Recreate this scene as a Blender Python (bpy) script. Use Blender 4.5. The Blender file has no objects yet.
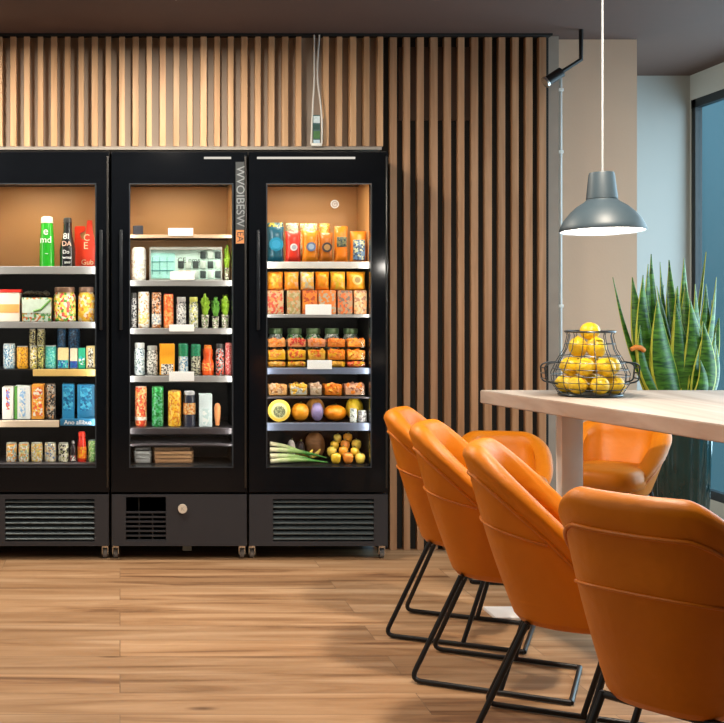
import bpy, bmesh, math, random
from mathutils import Vector, Matrix
R = math.radians
PI = math.pi
random.seed(7)
C = bpy.context.scene.collection
SC = bpy.context.scene

# ------------------------------------------------------------------ camera model (used to measure the place)
F, CX, HY, H = 1130.0, 120.0, 305.0, 1.24
D = 5.485                      # plane of the fridge doors


def px(x, Y): return (x - CX) * Y / F
def pz(y, Y): return H - (y - HY) * Y / F


# ------------------------------------------------------------------ materials
MATS = {}


def nodes_of(name):
    m = bpy.data.materials.new(name)
    m.use_nodes = True
    nt = m.node_tree
    b = nt.nodes['Principled BSDF']
    return m, nt, b


def mat(name, col, rough=.5, metal=0.0, var=.12, scale=14.0, bump=0.0, bscale=60.0, coat=0.0, emit=None, estr=0.0, stretch=(1, 1, 1), spec=.5):
    if name in MATS: return MATS[name]
    m, nt, b = nodes_of(name)
    tc = nt.nodes.new('ShaderNodeTexCoord')
    mp = nt.nodes.new('ShaderNodeMapping'); mp.inputs['Scale'].default_value = stretch
    nt.links.new(tc.outputs['Object'], mp.inputs['Vector'])
    n = nt.nodes.new('ShaderNodeTexNoise'); n.inputs['Scale'].default_value = scale; n.inputs['Detail'].default_value = 4
    nt.links.new(mp.outputs['Vector'], n.inputs['Vector'])
    mx = nt.nodes.new('ShaderNodeMix'); mx.data_type = 'RGBA'
    mx.inputs['A'].default_value = (*[max(0, c * (1 - var)) for c in col], 1)
    mx.inputs['B'].default_value = (*[min(1, c * (1 + var)) for c in col], 1)
    nt.links.new(n.outputs['Fac'], mx.inputs['Factor'])
    nt.links.new(mx.outputs['Result'], b.inputs['Base Color'])
    b.inputs['Roughness'].default_value = rough
    b.inputs['Metallic'].default_value = metal
    b.inputs['Coat Weight'].default_value = coat
    b.inputs['Specular IOR Level'].default_value = spec
    if bump:
        n2 = nt.nodes.new('ShaderNodeTexNoise'); n2.inputs['Scale'].default_value = bscale; n2.inputs['Detail'].default_value = 3
        nt.links.new(mp.outputs['Vector'], n2.inputs['Vector'])
        bp = nt.nodes.new('ShaderNodeBump'); bp.inputs['Strength'].default_value = bump; bp.inputs['Distance'].default_value = .01
        nt.links.new(n2.outputs['Fac'], bp.inputs['Height'])
        nt.links.new(bp.outputs['Normal'], b.inputs['Normal'])
    if emit:
        b.inputs['Emission Color'].default_value = (*emit, 1)
        b.inputs['Emission Strength'].default_value = estr
    MATS[name] = m
    return m


def prt(cols, scale=70.0, rough=.35, sx=1.0, sz=1.0):
    """busy printed label: hard-edged blotches of the given colours"""
    name = 'print_' + '_'.join(''.join('%02x' % int(c * 255) for c in k) for k in cols) + '_%d' % scale
    if name in MATS: return MATS[name]
    m, nt, b = nodes_of(name)
    tc = nt.nodes.new('ShaderNodeTexCoord')
    mp = nt.nodes.new('ShaderNodeMapping'); mp.inputs['Scale'].default_value = (sx, 1, sz)
    nt.links.new(tc.outputs['Object'], mp.inputs['Vector'])
    v = nt.nodes.new('ShaderNodeTexVoronoi'); v.inputs['Scale'].default_value = scale * 1.9
    nt.links.new(mp.outputs['Vector'], v.inputs['Vector'])
    sp = nt.nodes.new('ShaderNodeSeparateColor'); nt.links.new(v.outputs['Color'], sp.inputs['Color'])
    r = nt.nodes.new('ShaderNodeValToRGB'); r.color_ramp.interpolation = 'CONSTANT'
    els = r.color_ramp.elements
    k = len(cols)
    els[0].position = 0; els[0].color = (*cols[0], 1)
    els[1].position = 1 / k; els[1].color = (*cols[1], 1)
    for i in range(2, k):
        e = els.new(i / k); e.color = (*cols[i], 1)
    nt.links.new(sp.outputs['Red'], r.inputs['Fac'])
    nt.links.new(r.outputs['Color'], b.inputs['Base Color'])
    b.inputs['Roughness'].default_value = rough
    MATS[name] = m
    return m


def glass(name, tint=(1, 1, 1), ior=1.45, rough=0.02, gain=1.0):
    if name in MATS: return MATS[name]
    m = bpy.data.materials.new(name); m.use_nodes = True
    nt = m.node_tree; nt.nodes.clear()
    o = nt.nodes.new('ShaderNodeOutputMaterial')
    t = nt.nodes.new('ShaderNodeBsdfTransparent'); t.inputs['Color'].default_value = (*tint, 1)
    g = nt.nodes.new('ShaderNodeBsdfGlossy'); g.inputs['Roughness'].default_value = rough
    f = nt.nodes.new('ShaderNodeFresnel'); f.inputs['IOR'].default_value = ior
    x = nt.nodes.new('ShaderNodeMixShader')
    ge = nt.nodes.new('ShaderNodeNewGeometry')           # only the entering face reflects
    iv = nt.nodes.new('ShaderNodeMath'); iv.operation = 'SUBTRACT'; iv.inputs[0].default_value = 1
    ml = nt.nodes.new('ShaderNodeMath'); ml.operation = 'MULTIPLY'
    nt.links.new(ge.outputs['Backfacing'], iv.inputs[1]); nt.links.new(iv.outputs[0], ml.inputs[0]); nt.links.new(f.outputs['Fac'], ml.inputs[1])
    nt.links.new(ml.outputs[0], x.inputs['Fac'])
    nt.links.new(t.outputs[0], x.inputs[1]); nt.links.new(g.outputs[0], x.inputs[2])
    nt.links.new(x.outputs[0], o.inputs['Surface'])
    MATS[name] = m
    return m


def emis(name, col, s):
    if name in MATS: return MATS[name]
    m = bpy.data.materials.new(name); m.use_nodes = True
    nt = m.node_tree; nt.nodes.clear()
    o = nt.nodes.new('ShaderNodeOutputMaterial'); e = nt.nodes.new('ShaderNodeEmission')
    e.inputs['Color'].default_value = (*col, 1); e.inputs['Strength'].default_value = s
    nt.links.new(e.outputs[0], o.inputs['Surface'])
    MATS[name] = m
    return m


def wood(name, c1, c2, axis='Z', step=0.0, rough=.5, grain=30.0, long=.06):
    """straight-grained wood, grain along axis; step > 0 gives every board of that pitch along X its own tone"""
    if name in MATS: return MATS[name]
    m, nt, b = nodes_of(name)
    tc = nt.nodes.new('ShaderNodeTexCoord')
    mp = nt.nodes.new('ShaderNodeMapping')
    mp.inputs['Scale'].default_value = {'Z': (1, 1, long), 'X': (long, 1, 1), 'Y': (1, long, 1)}[axis]
    nt.links.new(tc.outputs['Object'], mp.inputs['Vector'])
    n = nt.nodes.new('ShaderNodeTexNoise'); n.inputs['Scale'].default_value = grain; n.inputs['Detail'].default_value = 6
    n.inputs['Distortion'].default_value = .6
    nt.links.new(mp.outputs['Vector'], n.inputs['Vector'])
    r = nt.nodes.new('ShaderNodeValToRGB')
    r.color_ramp.elements[0].position = .3; r.color_ramp.elements[0].color = (*c1, 1)
    r.color_ramp.elements[1].position = .7; r.color_ramp.elements[1].color = (*c2, 1)
    nt.links.new(n.outputs['Fac'], r.inputs['Fac'])
    out = r.outputs['Color']
    if step:
        sx = nt.nodes.new('ShaderNodeSeparateXYZ'); nt.links.new(tc.outputs['Object'], sx.inputs[0])
        dv = nt.nodes.new('ShaderNodeMath'); dv.operation = 'DIVIDE'; dv.inputs[1].default_value = step
        nt.links.new(sx.outputs['X'], dv.inputs[0])
        rd = nt.nodes.new('ShaderNodeMath'); rd.operation = 'ROUND'; nt.links.new(dv.outputs[0], rd.inputs[0])
        wn = nt.nodes.new('ShaderNodeTexWhiteNoise'); wn.noise_dimensions = '1D'; nt.links.new(rd.outputs[0], wn.inputs['W'])
        hs = nt.nodes.new('ShaderNodeHueSaturation')
        mr = nt.nodes.new('ShaderNodeMapRange'); mr.inputs['To Min'].default_value = .8; mr.inputs['To Max'].default_value = 1.15
        nt.links.new(wn.outputs['Value'], mr.inputs['Value']); nt.links.new(mr.outputs['Result'], hs.inputs['Value'])
        nt.links.new(out, hs.inputs['Color']); out = hs.outputs['Color']
    nt.links.new(out, b.inputs['Base Color'])
    b.inputs['Roughness'].default_value = rough
    MATS[name] = m
    return m


def floor_mat():
    m, nt, b = nodes_of('oak_planks')
    tc = nt.nodes.new('ShaderNodeTexCoord')
    br = nt.nodes.new('ShaderNodeTexBrick')
    br.inputs['Scale'].default_value = 1.0
    br.inputs['Brick Width'].default_value = 1.5
    br.inputs['Row Height'].default_value = .19
    br.inputs['Mortar Size'].default_value = .0016
    br.inputs['Mortar Smooth'].default_value = .2
    br.inputs['Color1'].default_value = (.0, .0, .0, 1); br.inputs['Color2'].default_value = (1, 1, 1, 1)
    br.inputs['Mortar'].default_value = (.35, .35, .35, 1)
    br.offset = .37
    nt.links.new(tc.outputs['Object'], br.inputs['Vector'])
    # plank id offsets the grain
    ad = nt.nodes.new('ShaderNodeVectorMath'); ad.operation = 'MULTIPLY_ADD'
    ad.inputs[1].default_value = (3.7, 0, 9.1)
    nt.links.new(br.outputs['Color'], ad.inputs[0]); nt.links.new(tc.outputs['Object'], ad.inputs[2])
    mp = nt.nodes.new('ShaderNodeMapping'); mp.inputs['Scale'].default_value = (.32, 3.6, 1)
    nt.links.new(ad.outputs['Vector'], mp.inputs['Vector'])
    n = nt.nodes.new('ShaderNodeTexNoise'); n.inputs['Scale'].default_value = 2.6; n.inputs['Detail'].default_value = 7; n.inputs['Roughness'].default_value = .62
    n.inputs['Distortion'].default_value = .9
    nt.links.new(mp.outputs['Vector'], n.inputs['Vector'])
    r = nt.nodes.new('ShaderNodeValToRGB')
    e = r.color_ramp.elements
    e[0].position = .30; e[0].color = (.14, .060, .025, 1)
    e[1].position = .70; e[1].color = (.52, .335, .20, 1)
    x = e.new(.44); x.color = (.33, .18, .086, 1)
    x = e.new(.58); x.color = (.44, .265, .145, 1)
    nt.links.new(n.outputs['Fac'], r.inputs['Fac'])
    # knots
    mk = nt.nodes.new('ShaderNodeMapping'); mk.inputs['Scale'].default_value = (.55, 1.5, 1)
    nt.links.new(ad.outputs['Vector'], mk.inputs['Vector'])
    v = nt.nodes.new('ShaderNodeTexVoronoi'); v.inputs['Scale'].default_value = 2.3
    nt.links.new(mk.outputs['Vector'], v.inputs['Vector'])
    kr = nt.nodes.new('ShaderNodeValToRGB')
    kr.color_ramp.elements[0].position = .015; kr.color_ramp.elements[0].color = (.35, .28, .22, 1)
    kr.color_ramp.elements[1].position = .075; kr.color_ramp.elements[1].color = (1, 1, 1, 1)
    nt.links.new(v.outputs['Distance'], kr.inputs['Fac'])
    mu = nt.nodes.new('ShaderNodeMix'); mu.data_type = 'RGBA'; mu.blend_type = 'MULTIPLY'; mu.inputs['Factor'].default_value = 1
    nt.links.new(r.outputs['Color'], mu.inputs['A']); nt.links.new(kr.outputs['Color'], mu.inputs['B'])
    # seams
    inv = nt.nodes.new('ShaderNodeMapRange'); inv.inputs['To Min'].default_value = 1; inv.inputs['To Max'].default_value = .55
    nt.links.new(br.outputs['Fac'], inv.inputs['Value'])
    hs = nt.nodes.new('ShaderNodeHueSaturation'); nt.links.new(mu.outputs['Result'], hs.inputs['Color'])
    sp = nt.nodes.new('ShaderNodeSeparateColor'); nt.links.new(br.outputs['Color'], sp.inputs['Color'])
    tr = nt.nodes.new('ShaderNodeMapRange'); tr.inputs['To Min'].default_value = .85; tr.inputs['To Max'].default_value = 1.12
    nt.links.new(sp.outputs['Red'], tr.inputs['Value'])
    pr = nt.nodes.new('ShaderNodeMath'); pr.operation = 'MULTIPLY'
    nt.links.new(inv.outputs['Result'], pr.inputs[0]); nt.links.new(tr.outputs['Result'], pr.inputs[1])
    nt.links.new(pr.outputs[0], hs.inputs['Value'])
    nt.links.new(hs.outputs['Color'], b.inputs['Base Color'])
    b.inputs['Roughness'].default_value = .42
    bp = nt.nodes.new('ShaderNodeBump'); bp.inputs['Strength'].default_value = .12; bp.inputs['Distance'].default_value = .004
    nt.links.new(n.outputs['Fac'], bp.inputs['Height']); nt.links.new(bp.outputs['Normal'], b.inputs['Normal'])
    return m


def leather():
    m, nt, b = nodes_of('orange_leather')
    tc = nt.nodes.new('ShaderNodeTexCoord')
    n = nt.nodes.new('ShaderNodeTexNoise'); n.inputs['Scale'].default_value = 5; n.inputs['Detail'].default_value = 3
    nt.links.new(tc.outputs['Object'], n.inputs['Vector'])
    mx = nt.nodes.new('ShaderNodeMix'); mx.data_type = 'RGBA'
    mx.inputs['A'].default_value = (.56, .150, .002, 1); mx.inputs['B'].default_value = (.68, .205, .003, 1)
    nt.links.new(n.outputs['Fac'], mx.inputs['Factor']); nt.links.new(mx.outputs['Result'], b.inputs['Base Color'])
    b.inputs['Roughness'].default_value = .44; b.inputs['Specular IOR Level'].default_value = .32
    w = nt.nodes.new('ShaderNodeTexNoise'); w.inputs['Scale'].default_value = 15; w.inputs['Detail'].default_value = 2
    nt.links.new(tc.outputs['Object'], w.inputs['Vector'])
    g = nt.nodes.new('ShaderNodeTexVoronoi'); g.inputs['Scale'].default_value = 420
    nt.links.new(tc.outputs['Object'], g.inputs['Vector'])
    b1 = nt.nodes.new('ShaderNodeBump'); b1.inputs['Strength'].default_value = .35; b1.inputs['Distance'].default_value = .012
    nt.links.new(w.outputs['Fac'], b1.inputs['Height'])
    b2 = nt.nodes.new('ShaderNodeBump'); b2.inputs['Strength'].default_value = .12; b2.inputs['Distance'].default_value = .002
    nt.links.new(g.outputs['Distance'], b2.inputs['Height']); nt.links.new(b1.outputs['Normal'], b2.inputs['Normal'])
    nt.links.new(b2.outputs['Normal'], b.inputs['Normal'])
    return m


# ------------------------------------------------------------------ mesh builder
class MB:
    def __init__(s): s.bm = bmesh.new()

    def quad(s, vs): return s.bm.faces.new(vs)

    def box(s, x0, x1, y0, y1, z0, z1, bev=0.0, seg=2):
        r = bmesh.ops.create_cube(s.bm, size=1)
        vs = r['verts']
        for v in vs:
            v.co = Vector((x0 + (v.co.x + .5) * (x1 - x0), y0 + (v.co.y + .5) * (y1 - y0), z0 + (v.co.z + .5) * (z1 - z0)))
        if bev:
            es = list({e for v in vs for e in v.link_edges})
            bmesh.ops.bevel(s.bm, geom=es, offset=bev, segments=seg, affect='EDGES', profile=.5)
        return s

    def frame(s, x0, x1, z0, z1, ix0, ix1, iz0, iz1, y0, y1):
        """rectangular ring in the XZ plane"""
        s.box(x0, ix0, y0, y1, z0, z1); s.box(ix1, x1, y0, y1, z0, z1)
        s.box(ix0, ix1, y0, y1, z0, iz0); s.box(ix0, ix1, y0, y1, iz1, z1)
        return s

    def lathe(s, prof, c=(0, 0, 0), n=24, sx=1.0, sy=1.0, wob=None):
        rings = []
        for r, z in prof:
            if r < 1e-6:
                rings.append([s.bm.verts.new((c[0], c[1], c[2] + z))])
            else:
                rg = []
                for i in range(n):
                    a = 2 * PI * i / n
                    q = r * (wob(a, z) if wob else 1)
                    rg.append(s.bm.verts.new((c[0] + q * sx * math.cos(a), c[1] + q * sy * math.sin(a), c[2] + z)))
                rings.append(rg)
        for a, b in zip(rings, rings[1:]):
            for i in range(n):
                j = (i + 1) % n
                if len(a) == 1 and len(b) == 1: continue
                if len(a) == 1: s.bm.faces.new((a[0], b[j], b[i]))
                elif len(b) == 1: s.bm.faces.new((a[i], a[j], b[0]))
                else: s.bm.faces.new((a[i], a[j], b[j], b[i]))
        return s

    def tube(s, pts, r, n=10, closed=False, caps=True):
        pts = [Vector(p) for p in pts]
        rings = []
        m = len(pts)
        ref = None
        for i, p in enumerate(pts):
            if closed: t = pts[(i + 1) % m] - pts[i - 1]
            else: t = pts[min(i + 1, m - 1)] - pts[max(i - 1, 0)]
            t.normalize()
            if ref is None:
                ref = Vector((0, 0, 1)) if abs(t.z) < .9 else Vector((1, 0, 0))
            u = t.cross(ref).normalized(); w = u.cross(t).normalized(); ref = w
            rr = r(i / (m - 1)) if callable(r) else r
            rings.append([s.bm.verts.new(p + (u * math.cos(2 * PI * k / n) + w * math.sin(2 * PI * k / n)) * rr) for k in range(n)])
        L = list(zip(rings, rings[1:])) + ([(rings[-1], rings[0])] if closed else [])
        for a, b in L:
            for k in range(n):
                s.bm.faces.new((a[k], a[(k + 1) % n], b[(k + 1) % n], b[k]))
        if not closed and caps:
            s.bm.faces.new(rings[0][::-1]); s.bm.faces.new(rings[-1])
        return s

    def ball(s, c, r, sx=1, sy=1, sz=1, sub=2, rot=None):
        q = bmesh.ops.create_icosphere(s.bm, subdivisions=sub, radius=r)
        for v in q['verts']:
            p = Vector((v.co.x * sx, v.co.y * sy, v.co.z * sz))
            if rot: p = rot @ p
            v.co = p + Vector(c)
        return q['verts']

    def build(s, name, m, parent=None, loc=None, smooth=True, angle=40, rot=None):
        bmesh.ops.recalc_face_normals(s.bm, faces=s.bm.faces)
        me = bpy.data.meshes.new(name)
        s.bm.to_mesh(me); s.bm.free()
        for k in (m if isinstance(m, (list, tuple)) else [m]): me.materials.append(k)
        if smooth:
            for p in me.polygons: p.use_smooth = True
            me.set_sharp_from_angle(angle=R(angle))
        o = bpy.data.objects.new(name, me)
        C.objects.link(o)
        if parent: o.parent = parent
        if loc: o.location = loc
        if rot: o.rotation_euler = rot
        return o


def rounded_path(pts, rad, seg=5):
    pts = [Vector(p) for p in pts]
    out = [pts[0]]
    for a, b, c in zip(pts, pts[1:], pts[2:]):
        u = (a - b).normalized(); v = (c - b).normalized()
        p, q = b + u * rad, b + v * rad
        for i in range(seg + 1):
            t = i / seg
            out.append(p * (1 - t) ** 2 + b * 2 * t * (1 - t) + q * t * t)
    out.append(pts[-1])
    return out


def tag(o, label, cat, group=None, kind=None):
    o['label'] = label; o['category'] = cat
    if group: o['group'] = group
    if kind: o['kind'] = kind
    return o


def thing(name, label, cat, loc=(0, 0, 0), rz=0, group=None):
    o = bpy.data.objects.new(name, None); C.objects.link(o)
    o.empty_display_size = .05
    o.location = loc; o.rotation_euler = (0, 0, rz)
    return tag(o, label, cat, group)


def struct(o):
    o['kind'] = 'structure'
    return o


def copy_tree(o, parent=None):
    c = o.copy(); C.objects.link(c)
    if parent: c.parent = parent
    for ch in list(o.children): copy_tree(ch, c)
    return c


def text(s, size, m, parent, loc, rot=(PI / 2, 0, 0), name='lettering', ext=.0006, sx=1.0):
    cu = bpy.data.curves.new(name, 'FONT'); cu.body = s; cu.size = size; cu.extrude = ext
    cu.align_x = 'CENTER'; cu.align_y = 'CENTER'
    o = bpy.data.objects.new(name, cu); C.objects.link(o)
    bpy.context.view_layer.update()
    me = bpy.data.meshes.new_from_object(o.evaluated_get(bpy.context.evaluated_depsgraph_get()))
    bpy.data.objects.remove(o)
    me.materials.clear(); me.materials.append(m)
    t = bpy.data.objects.new(name, me); C.objects.link(t)
    t.parent = parent; t.location = loc; t.rotation_euler = rot; t.scale = (sx, 1, 1)
    return t


# ------------------------------------------------------------------ common materials
M_black = mat('gloss_black', (.004, .005, .007), .10, var=.2, spec=.22)
M_satin = mat('satin_black', (.008, .008, .009), .4, spec=.3)
M_liner = mat('liner_black', (.010, .010, .011), .5, spec=.2)
M_tan = mat('tan_panel', (.52, .27, .10), .45, var=.06, scale=3)
M_panel = mat('charcoal_panel', (.030, .033, .042), .42, metal=.2, var=.08)
M_grill = mat('steel_louvre', (.10, .125, .14), .38, metal=.6)
M_rail = mat('brushed_rail', (.36, .365, .375), .35, metal=.35, var=.08)
M_raildark = mat('rail_dark', (.06, .055, .065), .35, metal=.3)
M_railblue = mat('rail_blue_grey', (.15, .19, .29), .4, metal=.2)
M_railcream = mat('rail_cream', (.70, .58, .46), .5)
M_railyellow = mat('rail_yellow', (.70, .48, .16), .5)
M_tagw = mat('paper_tag', (.90, .92, .94), .5, var=.03)
M_chrome = mat('chrome', (.55, .55, .54), .25, metal=.9)
M_white = mat('white_plastic', (.78, .77, .74), .4, var=.05)
M_ink = mat('dark_ink', (.02, .02, .03), .5)
M_inkw = mat('white_ink', (.85, .86, .85), .5, var=.03)
M_pane = glass('door_glass', (.97, .98, .98), 1.38, .015)
M_clear = glass('clear_plastic', (.93, .95, .95), 1.35, .06)
M_leather = leather()
M_pipe = mat('leather_piping', (.58, .16, .004), .42)
M_steel = mat('black_steel', (.010, .010, .011), .42, spec=.4)

# ------------------------------------------------------------------ the setting
YW = 5.75                                   # face of the back wall behind the slats
ZC = 2.61
XR = px(637, 5.83)
b = MB(); b.box(-3.2, 4.2, -1.6, 6.9, -.1, 0)
struct(b.build('floor', floor_mat(), smooth=False))
b = MB(); b.box(-3.2, 4.0, -1.6, 6.9, ZC, ZC + .12)
struct(b.build('ceiling', mat('ceiling_brown', (.090, .052, .042), .8, var=.06), smooth=False))
Xn0, Xn1 = px(-31, D), px(389.5, D)          # the niche the fridges stand in
ZN = 2.022
M_taupe = mat('taupe_backing', (.30, .25, .21), .8, var=.07, scale=3)
M_bback = mat('black_backing', (.006, .006, .006), .8)
b = MB()
b.box(-3.2, Xn1, YW, YW + .12, ZN, ZC)
b.box(-3.2, Xn1 + .02, 6.2, 6.3, 0, ZC)
b.box(-3.2, Xn0, YW, YW + .12, 0, ZN)
w = struct(b.build('wall_back', M_taupe, smooth=False))
XS1 = px(548.5, YW)
b = MB(); b.box(Xn1 + .006, XS1, YW, YW + .12, 0, ZC)
struct(b.build('wall_back_cladding', M_bback, smooth=False))
b = MB(); b.box(px(398, YW), px(476, YW), YW - .012, YW + .001, pz(121, YW), ZC - .06)
struct(b.build('trim_1', mat('brown_board', (.050, .026, .016), .7), smooth=False))
M_taupe2 = mat('taupe_paint', (.58, .40, .285), .75, var=.04, scale=2, bump=.05, bscale=90)
XT = XR                                      # end of the taupe wall; a pale recess lies beyond it
YR = 6.75
XR = px(690, YR)
b = MB(); b.box(XS1, XT, 5.83, 5.95, 0, ZC); b.box(XT - .12, XT, 5.95, YR, 0, ZC)
struct(b.build('wall_right_of_slats', M_taupe2, smooth=False))
b = MB(); b.box(XT - .12, XR + .05, YR, YR + .12, 0, ZC)
struct(b.build('wall_recess', mat('recess_paint', (.40, .40, .385), .7, var=.03, scale=2), smooth=False))
b = MB(); b.box(XS1, px(556.5, 5.79), 5.76, 5.84, 0, ZC)
struct(b.build('trim_2', mat('grey_post', (.34, .275, .225), .6), smooth=False))
# black strip under the ceiling and grey ledge above the fridges
b = MB(); b.box(-3.2, XS1, YW - .055, YW, pz(35.5, YW - .05), ZC)
struct(b.build('trim_3', M_bback, smooth=False))
b = MB(); b.box(-3.2, Xn1 + .01, YW - .06, YW, ZN, pz(146.5, YW - .06))
struct(b.build('trim_4', mat('grey_ledge', (.30, .27, .24), .6), smooth=False))

YSL = 5.705
P = 13.6 * YSL / F                           # pitch of the slats
x_ref = px(79, YSL)
M_slat_lit = wood('slat_oak_lit', (.48, .26, .125), (.70, .44, .25), 'Z', step=P, rough=.5, grain=26)  # stronger light on the upper slats is put into a lighter oak
b = MB()
zt, zb = pz(36.5, YSL), pz(146.2, YSL)
k = -26
while True:
    x = k * P + .01
    if x > px(388, YSL): break
    hw = .0145 + .0012 * math.sin(k * 2.3)
    if not (px(308, YSL) < x < px(325, YSL)):
        b.box(x - hw, x + hw, YSL, YW, zb, zt, .0012, 1)
    k += 1
struct(b.build('wall_back_slats', M_slat_lit, smooth=False))
kk = k
b = MB()
M_slat_shade = wood('slat_oak_shaded', (.33, .165, .078), (.54, .31, .17), 'Z', step=P, rough=.55, grain=26)  # same oak, darkened for the weaker light on the right-hand slats
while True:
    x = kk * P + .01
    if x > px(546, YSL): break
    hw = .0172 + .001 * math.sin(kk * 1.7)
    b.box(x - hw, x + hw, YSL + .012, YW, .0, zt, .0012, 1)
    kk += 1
struct(b.build('wall_back_slats', M_slat_shade, smooth=False))

# right wall with its window
YB = YR - .01
M_pale = mat('pale_wall', (.60, .615, .60), .7, var=.03, scale=2)
M_dframe = mat('window_frame_dark', (.012, .016, .02), .4)
WZ0, WZ1, WY0 = .12, 2.46, 3.6
b = MB()
b.box(XR, XR + .05, YB, YR, 0, ZC); b.box(XR, XR + .15, -1.6, WY0, 0, ZC)
b.box(XR, XR + .15, WY0, YB, 0, WZ0); b.box(XR, XR + .15, WY0, YB, WZ1, ZC)
struct(b.build('wall_right', M_pale, smooth=False))
b = MB()
for y in (WY0, 5.1, YB - .05):
    b.box(XR + .002, XR + .042, y, y + .045, WZ0, WZ1)
b.box(XR + .002, XR + .042, WY0, YB, WZ0, WZ0 + .05); b.box(XR + .002, XR + .042, WY0, YB, WZ1 - .05, WZ1)
wf = struct(b.build('window_1', M_dframe, smooth=False))
b = MB(); b.box(XR + .02, XR + .026, WY0 + .05, YB - .05, WZ0 + .05, WZ1 - .05)
b.build('window_pane', glass('window_glass', (.8, .93, .98), 1.4, .01), wf, smooth=False)
# walls to the left and behind the viewer
b = MB()
b.box(-3.3, -3.2, -1.6, .3, 0, ZC); b.box(-3.3, -3.2, 3.3, 6.4, 0, ZC); b.box(-3.3, -3.2, .3, 3.3, 0, .6); b.box(-3.3, -3.2, .3, 3.3, 2.4, ZC)
struct(b.build('wall_left', mat('dark_paint', (.12, .11, .10), .8), smooth=False))
b = MB()
b.box(-3.3, XR + .15, -1.7, -1.6, 0, ZC)
struct(b.build('wall_front', mat('dark_paint'	, (.12, .11, .10), .8), smooth=False))

# conduit on the wall
t = thing('conduit_pipe', 'thin pale grey pipe running up the taupe wall beside the slats', 'pipe', (px(560.5, 5.8), 5.8, 0))
b = MB(); b.tube([(0, 0, .01), (0, 0, pz(74, 5.8))], .0085, 10); b.build('pipe', mat('pipe_grey', (.52, .52, .51), .4, metal=.3), t)
for y in (90, 152, 306):
    b = MB(); z = pz(y, 5.8); b.box(-.013, .013, -.011, .035, z - .008, z + .008, .002); b.build('pipe_clip', M_white, t)

# spotlight in the corner under the ceiling
sx, sy, sz = px(546, 5.62), 5.62, pz(82, 5.62)
t = thing('spotlight', 'black spotlight on a bracket high up where slats meet the taupe wall', 'spotlight', (sx, sy, sz))
ex, ez = px(574, 5.62) - sx, pz(64, 5.62) - sz
b = MB(); b.tube([(0, 0, 0), (ex * .55, 0, ez * .55)], lambda q: .026, 14); b.build('lamp_body', M_steel, t)
b = MB(); b.tube([(-.006, 0, -.004), (.004, 0, .0026)], .029, 14); b.build('lamp_rim', M_chrome, t)
b = MB(); b.tube([(ex * .5, 0, ez * .5), (ex * 1.25, 0, ez * 1.25), (ex * 1.25, 0, ZC - sz)], .011, 8); b.build('bracket', M_steel, t)

# hanging cords with a little landscape card, between the slats
hx = px(316.5, 5.68)
t = thing('hanging_card', 'small landscape card hanging on two white cords between the upper slats', 'hanging card', (hx, 5.68, pz(146, 5.68)))
z0, z1 = 0, pz(35, 5.68) - pz(146, 5.68)
M_cord = mat('white_cord', (.66, .64, .60), .6)
for sgn in (-1, 1):
    pts = []
    for i in range(24):
        q = i / 23
        xx = .010 + .016 * (1 - min(1, q / .55)) ** .8 * (1 if sgn > 0 else .95) + (.006 * math.sin(q * 7) if sgn > 0 else .002)
        pts.append((sgn * xx, 0, z0 + .01 + (z1 - .01) * q))
    b = MB(); b.tube(pts, .0042, 8); b.build('cord', M_cord, t)
b = MB(); b.box(-.027, .027, -.004, .004, 0, .014, .001); b.build('card_holder', M_white, t)
cw = .018
cd = MB(); cd.box(-cw, cw, -.0035, .0035, .012, .155); card = cd.build('card', mat('card_teal', (.03, .10, .11), .4), t, smooth=False)
for nm, za, zb2, col in (('card_foot', .014, .030, (.45, .60, .72)), ('card_meadow', .036, .075, (.05, .16, .05)), ('card_hill', .082, .108, (.02, .07, .06)), ('card_sky', .115, .15, (.55, .66, .70))):
    b = MB(); b.box(-cw + .002, cw - .002, -.0045, -.0034, za, zb2); b.build(nm, mat(nm, col, .5, var=.4, scale=120), card, smooth=False)


# ------------------------------------------------------------------ fridges
YSH = D + .055                              # front of the shelf rails
YSB = D + .36                               # back of the cavity
DOOR = (pz(152, D), pz(492, D))


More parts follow.
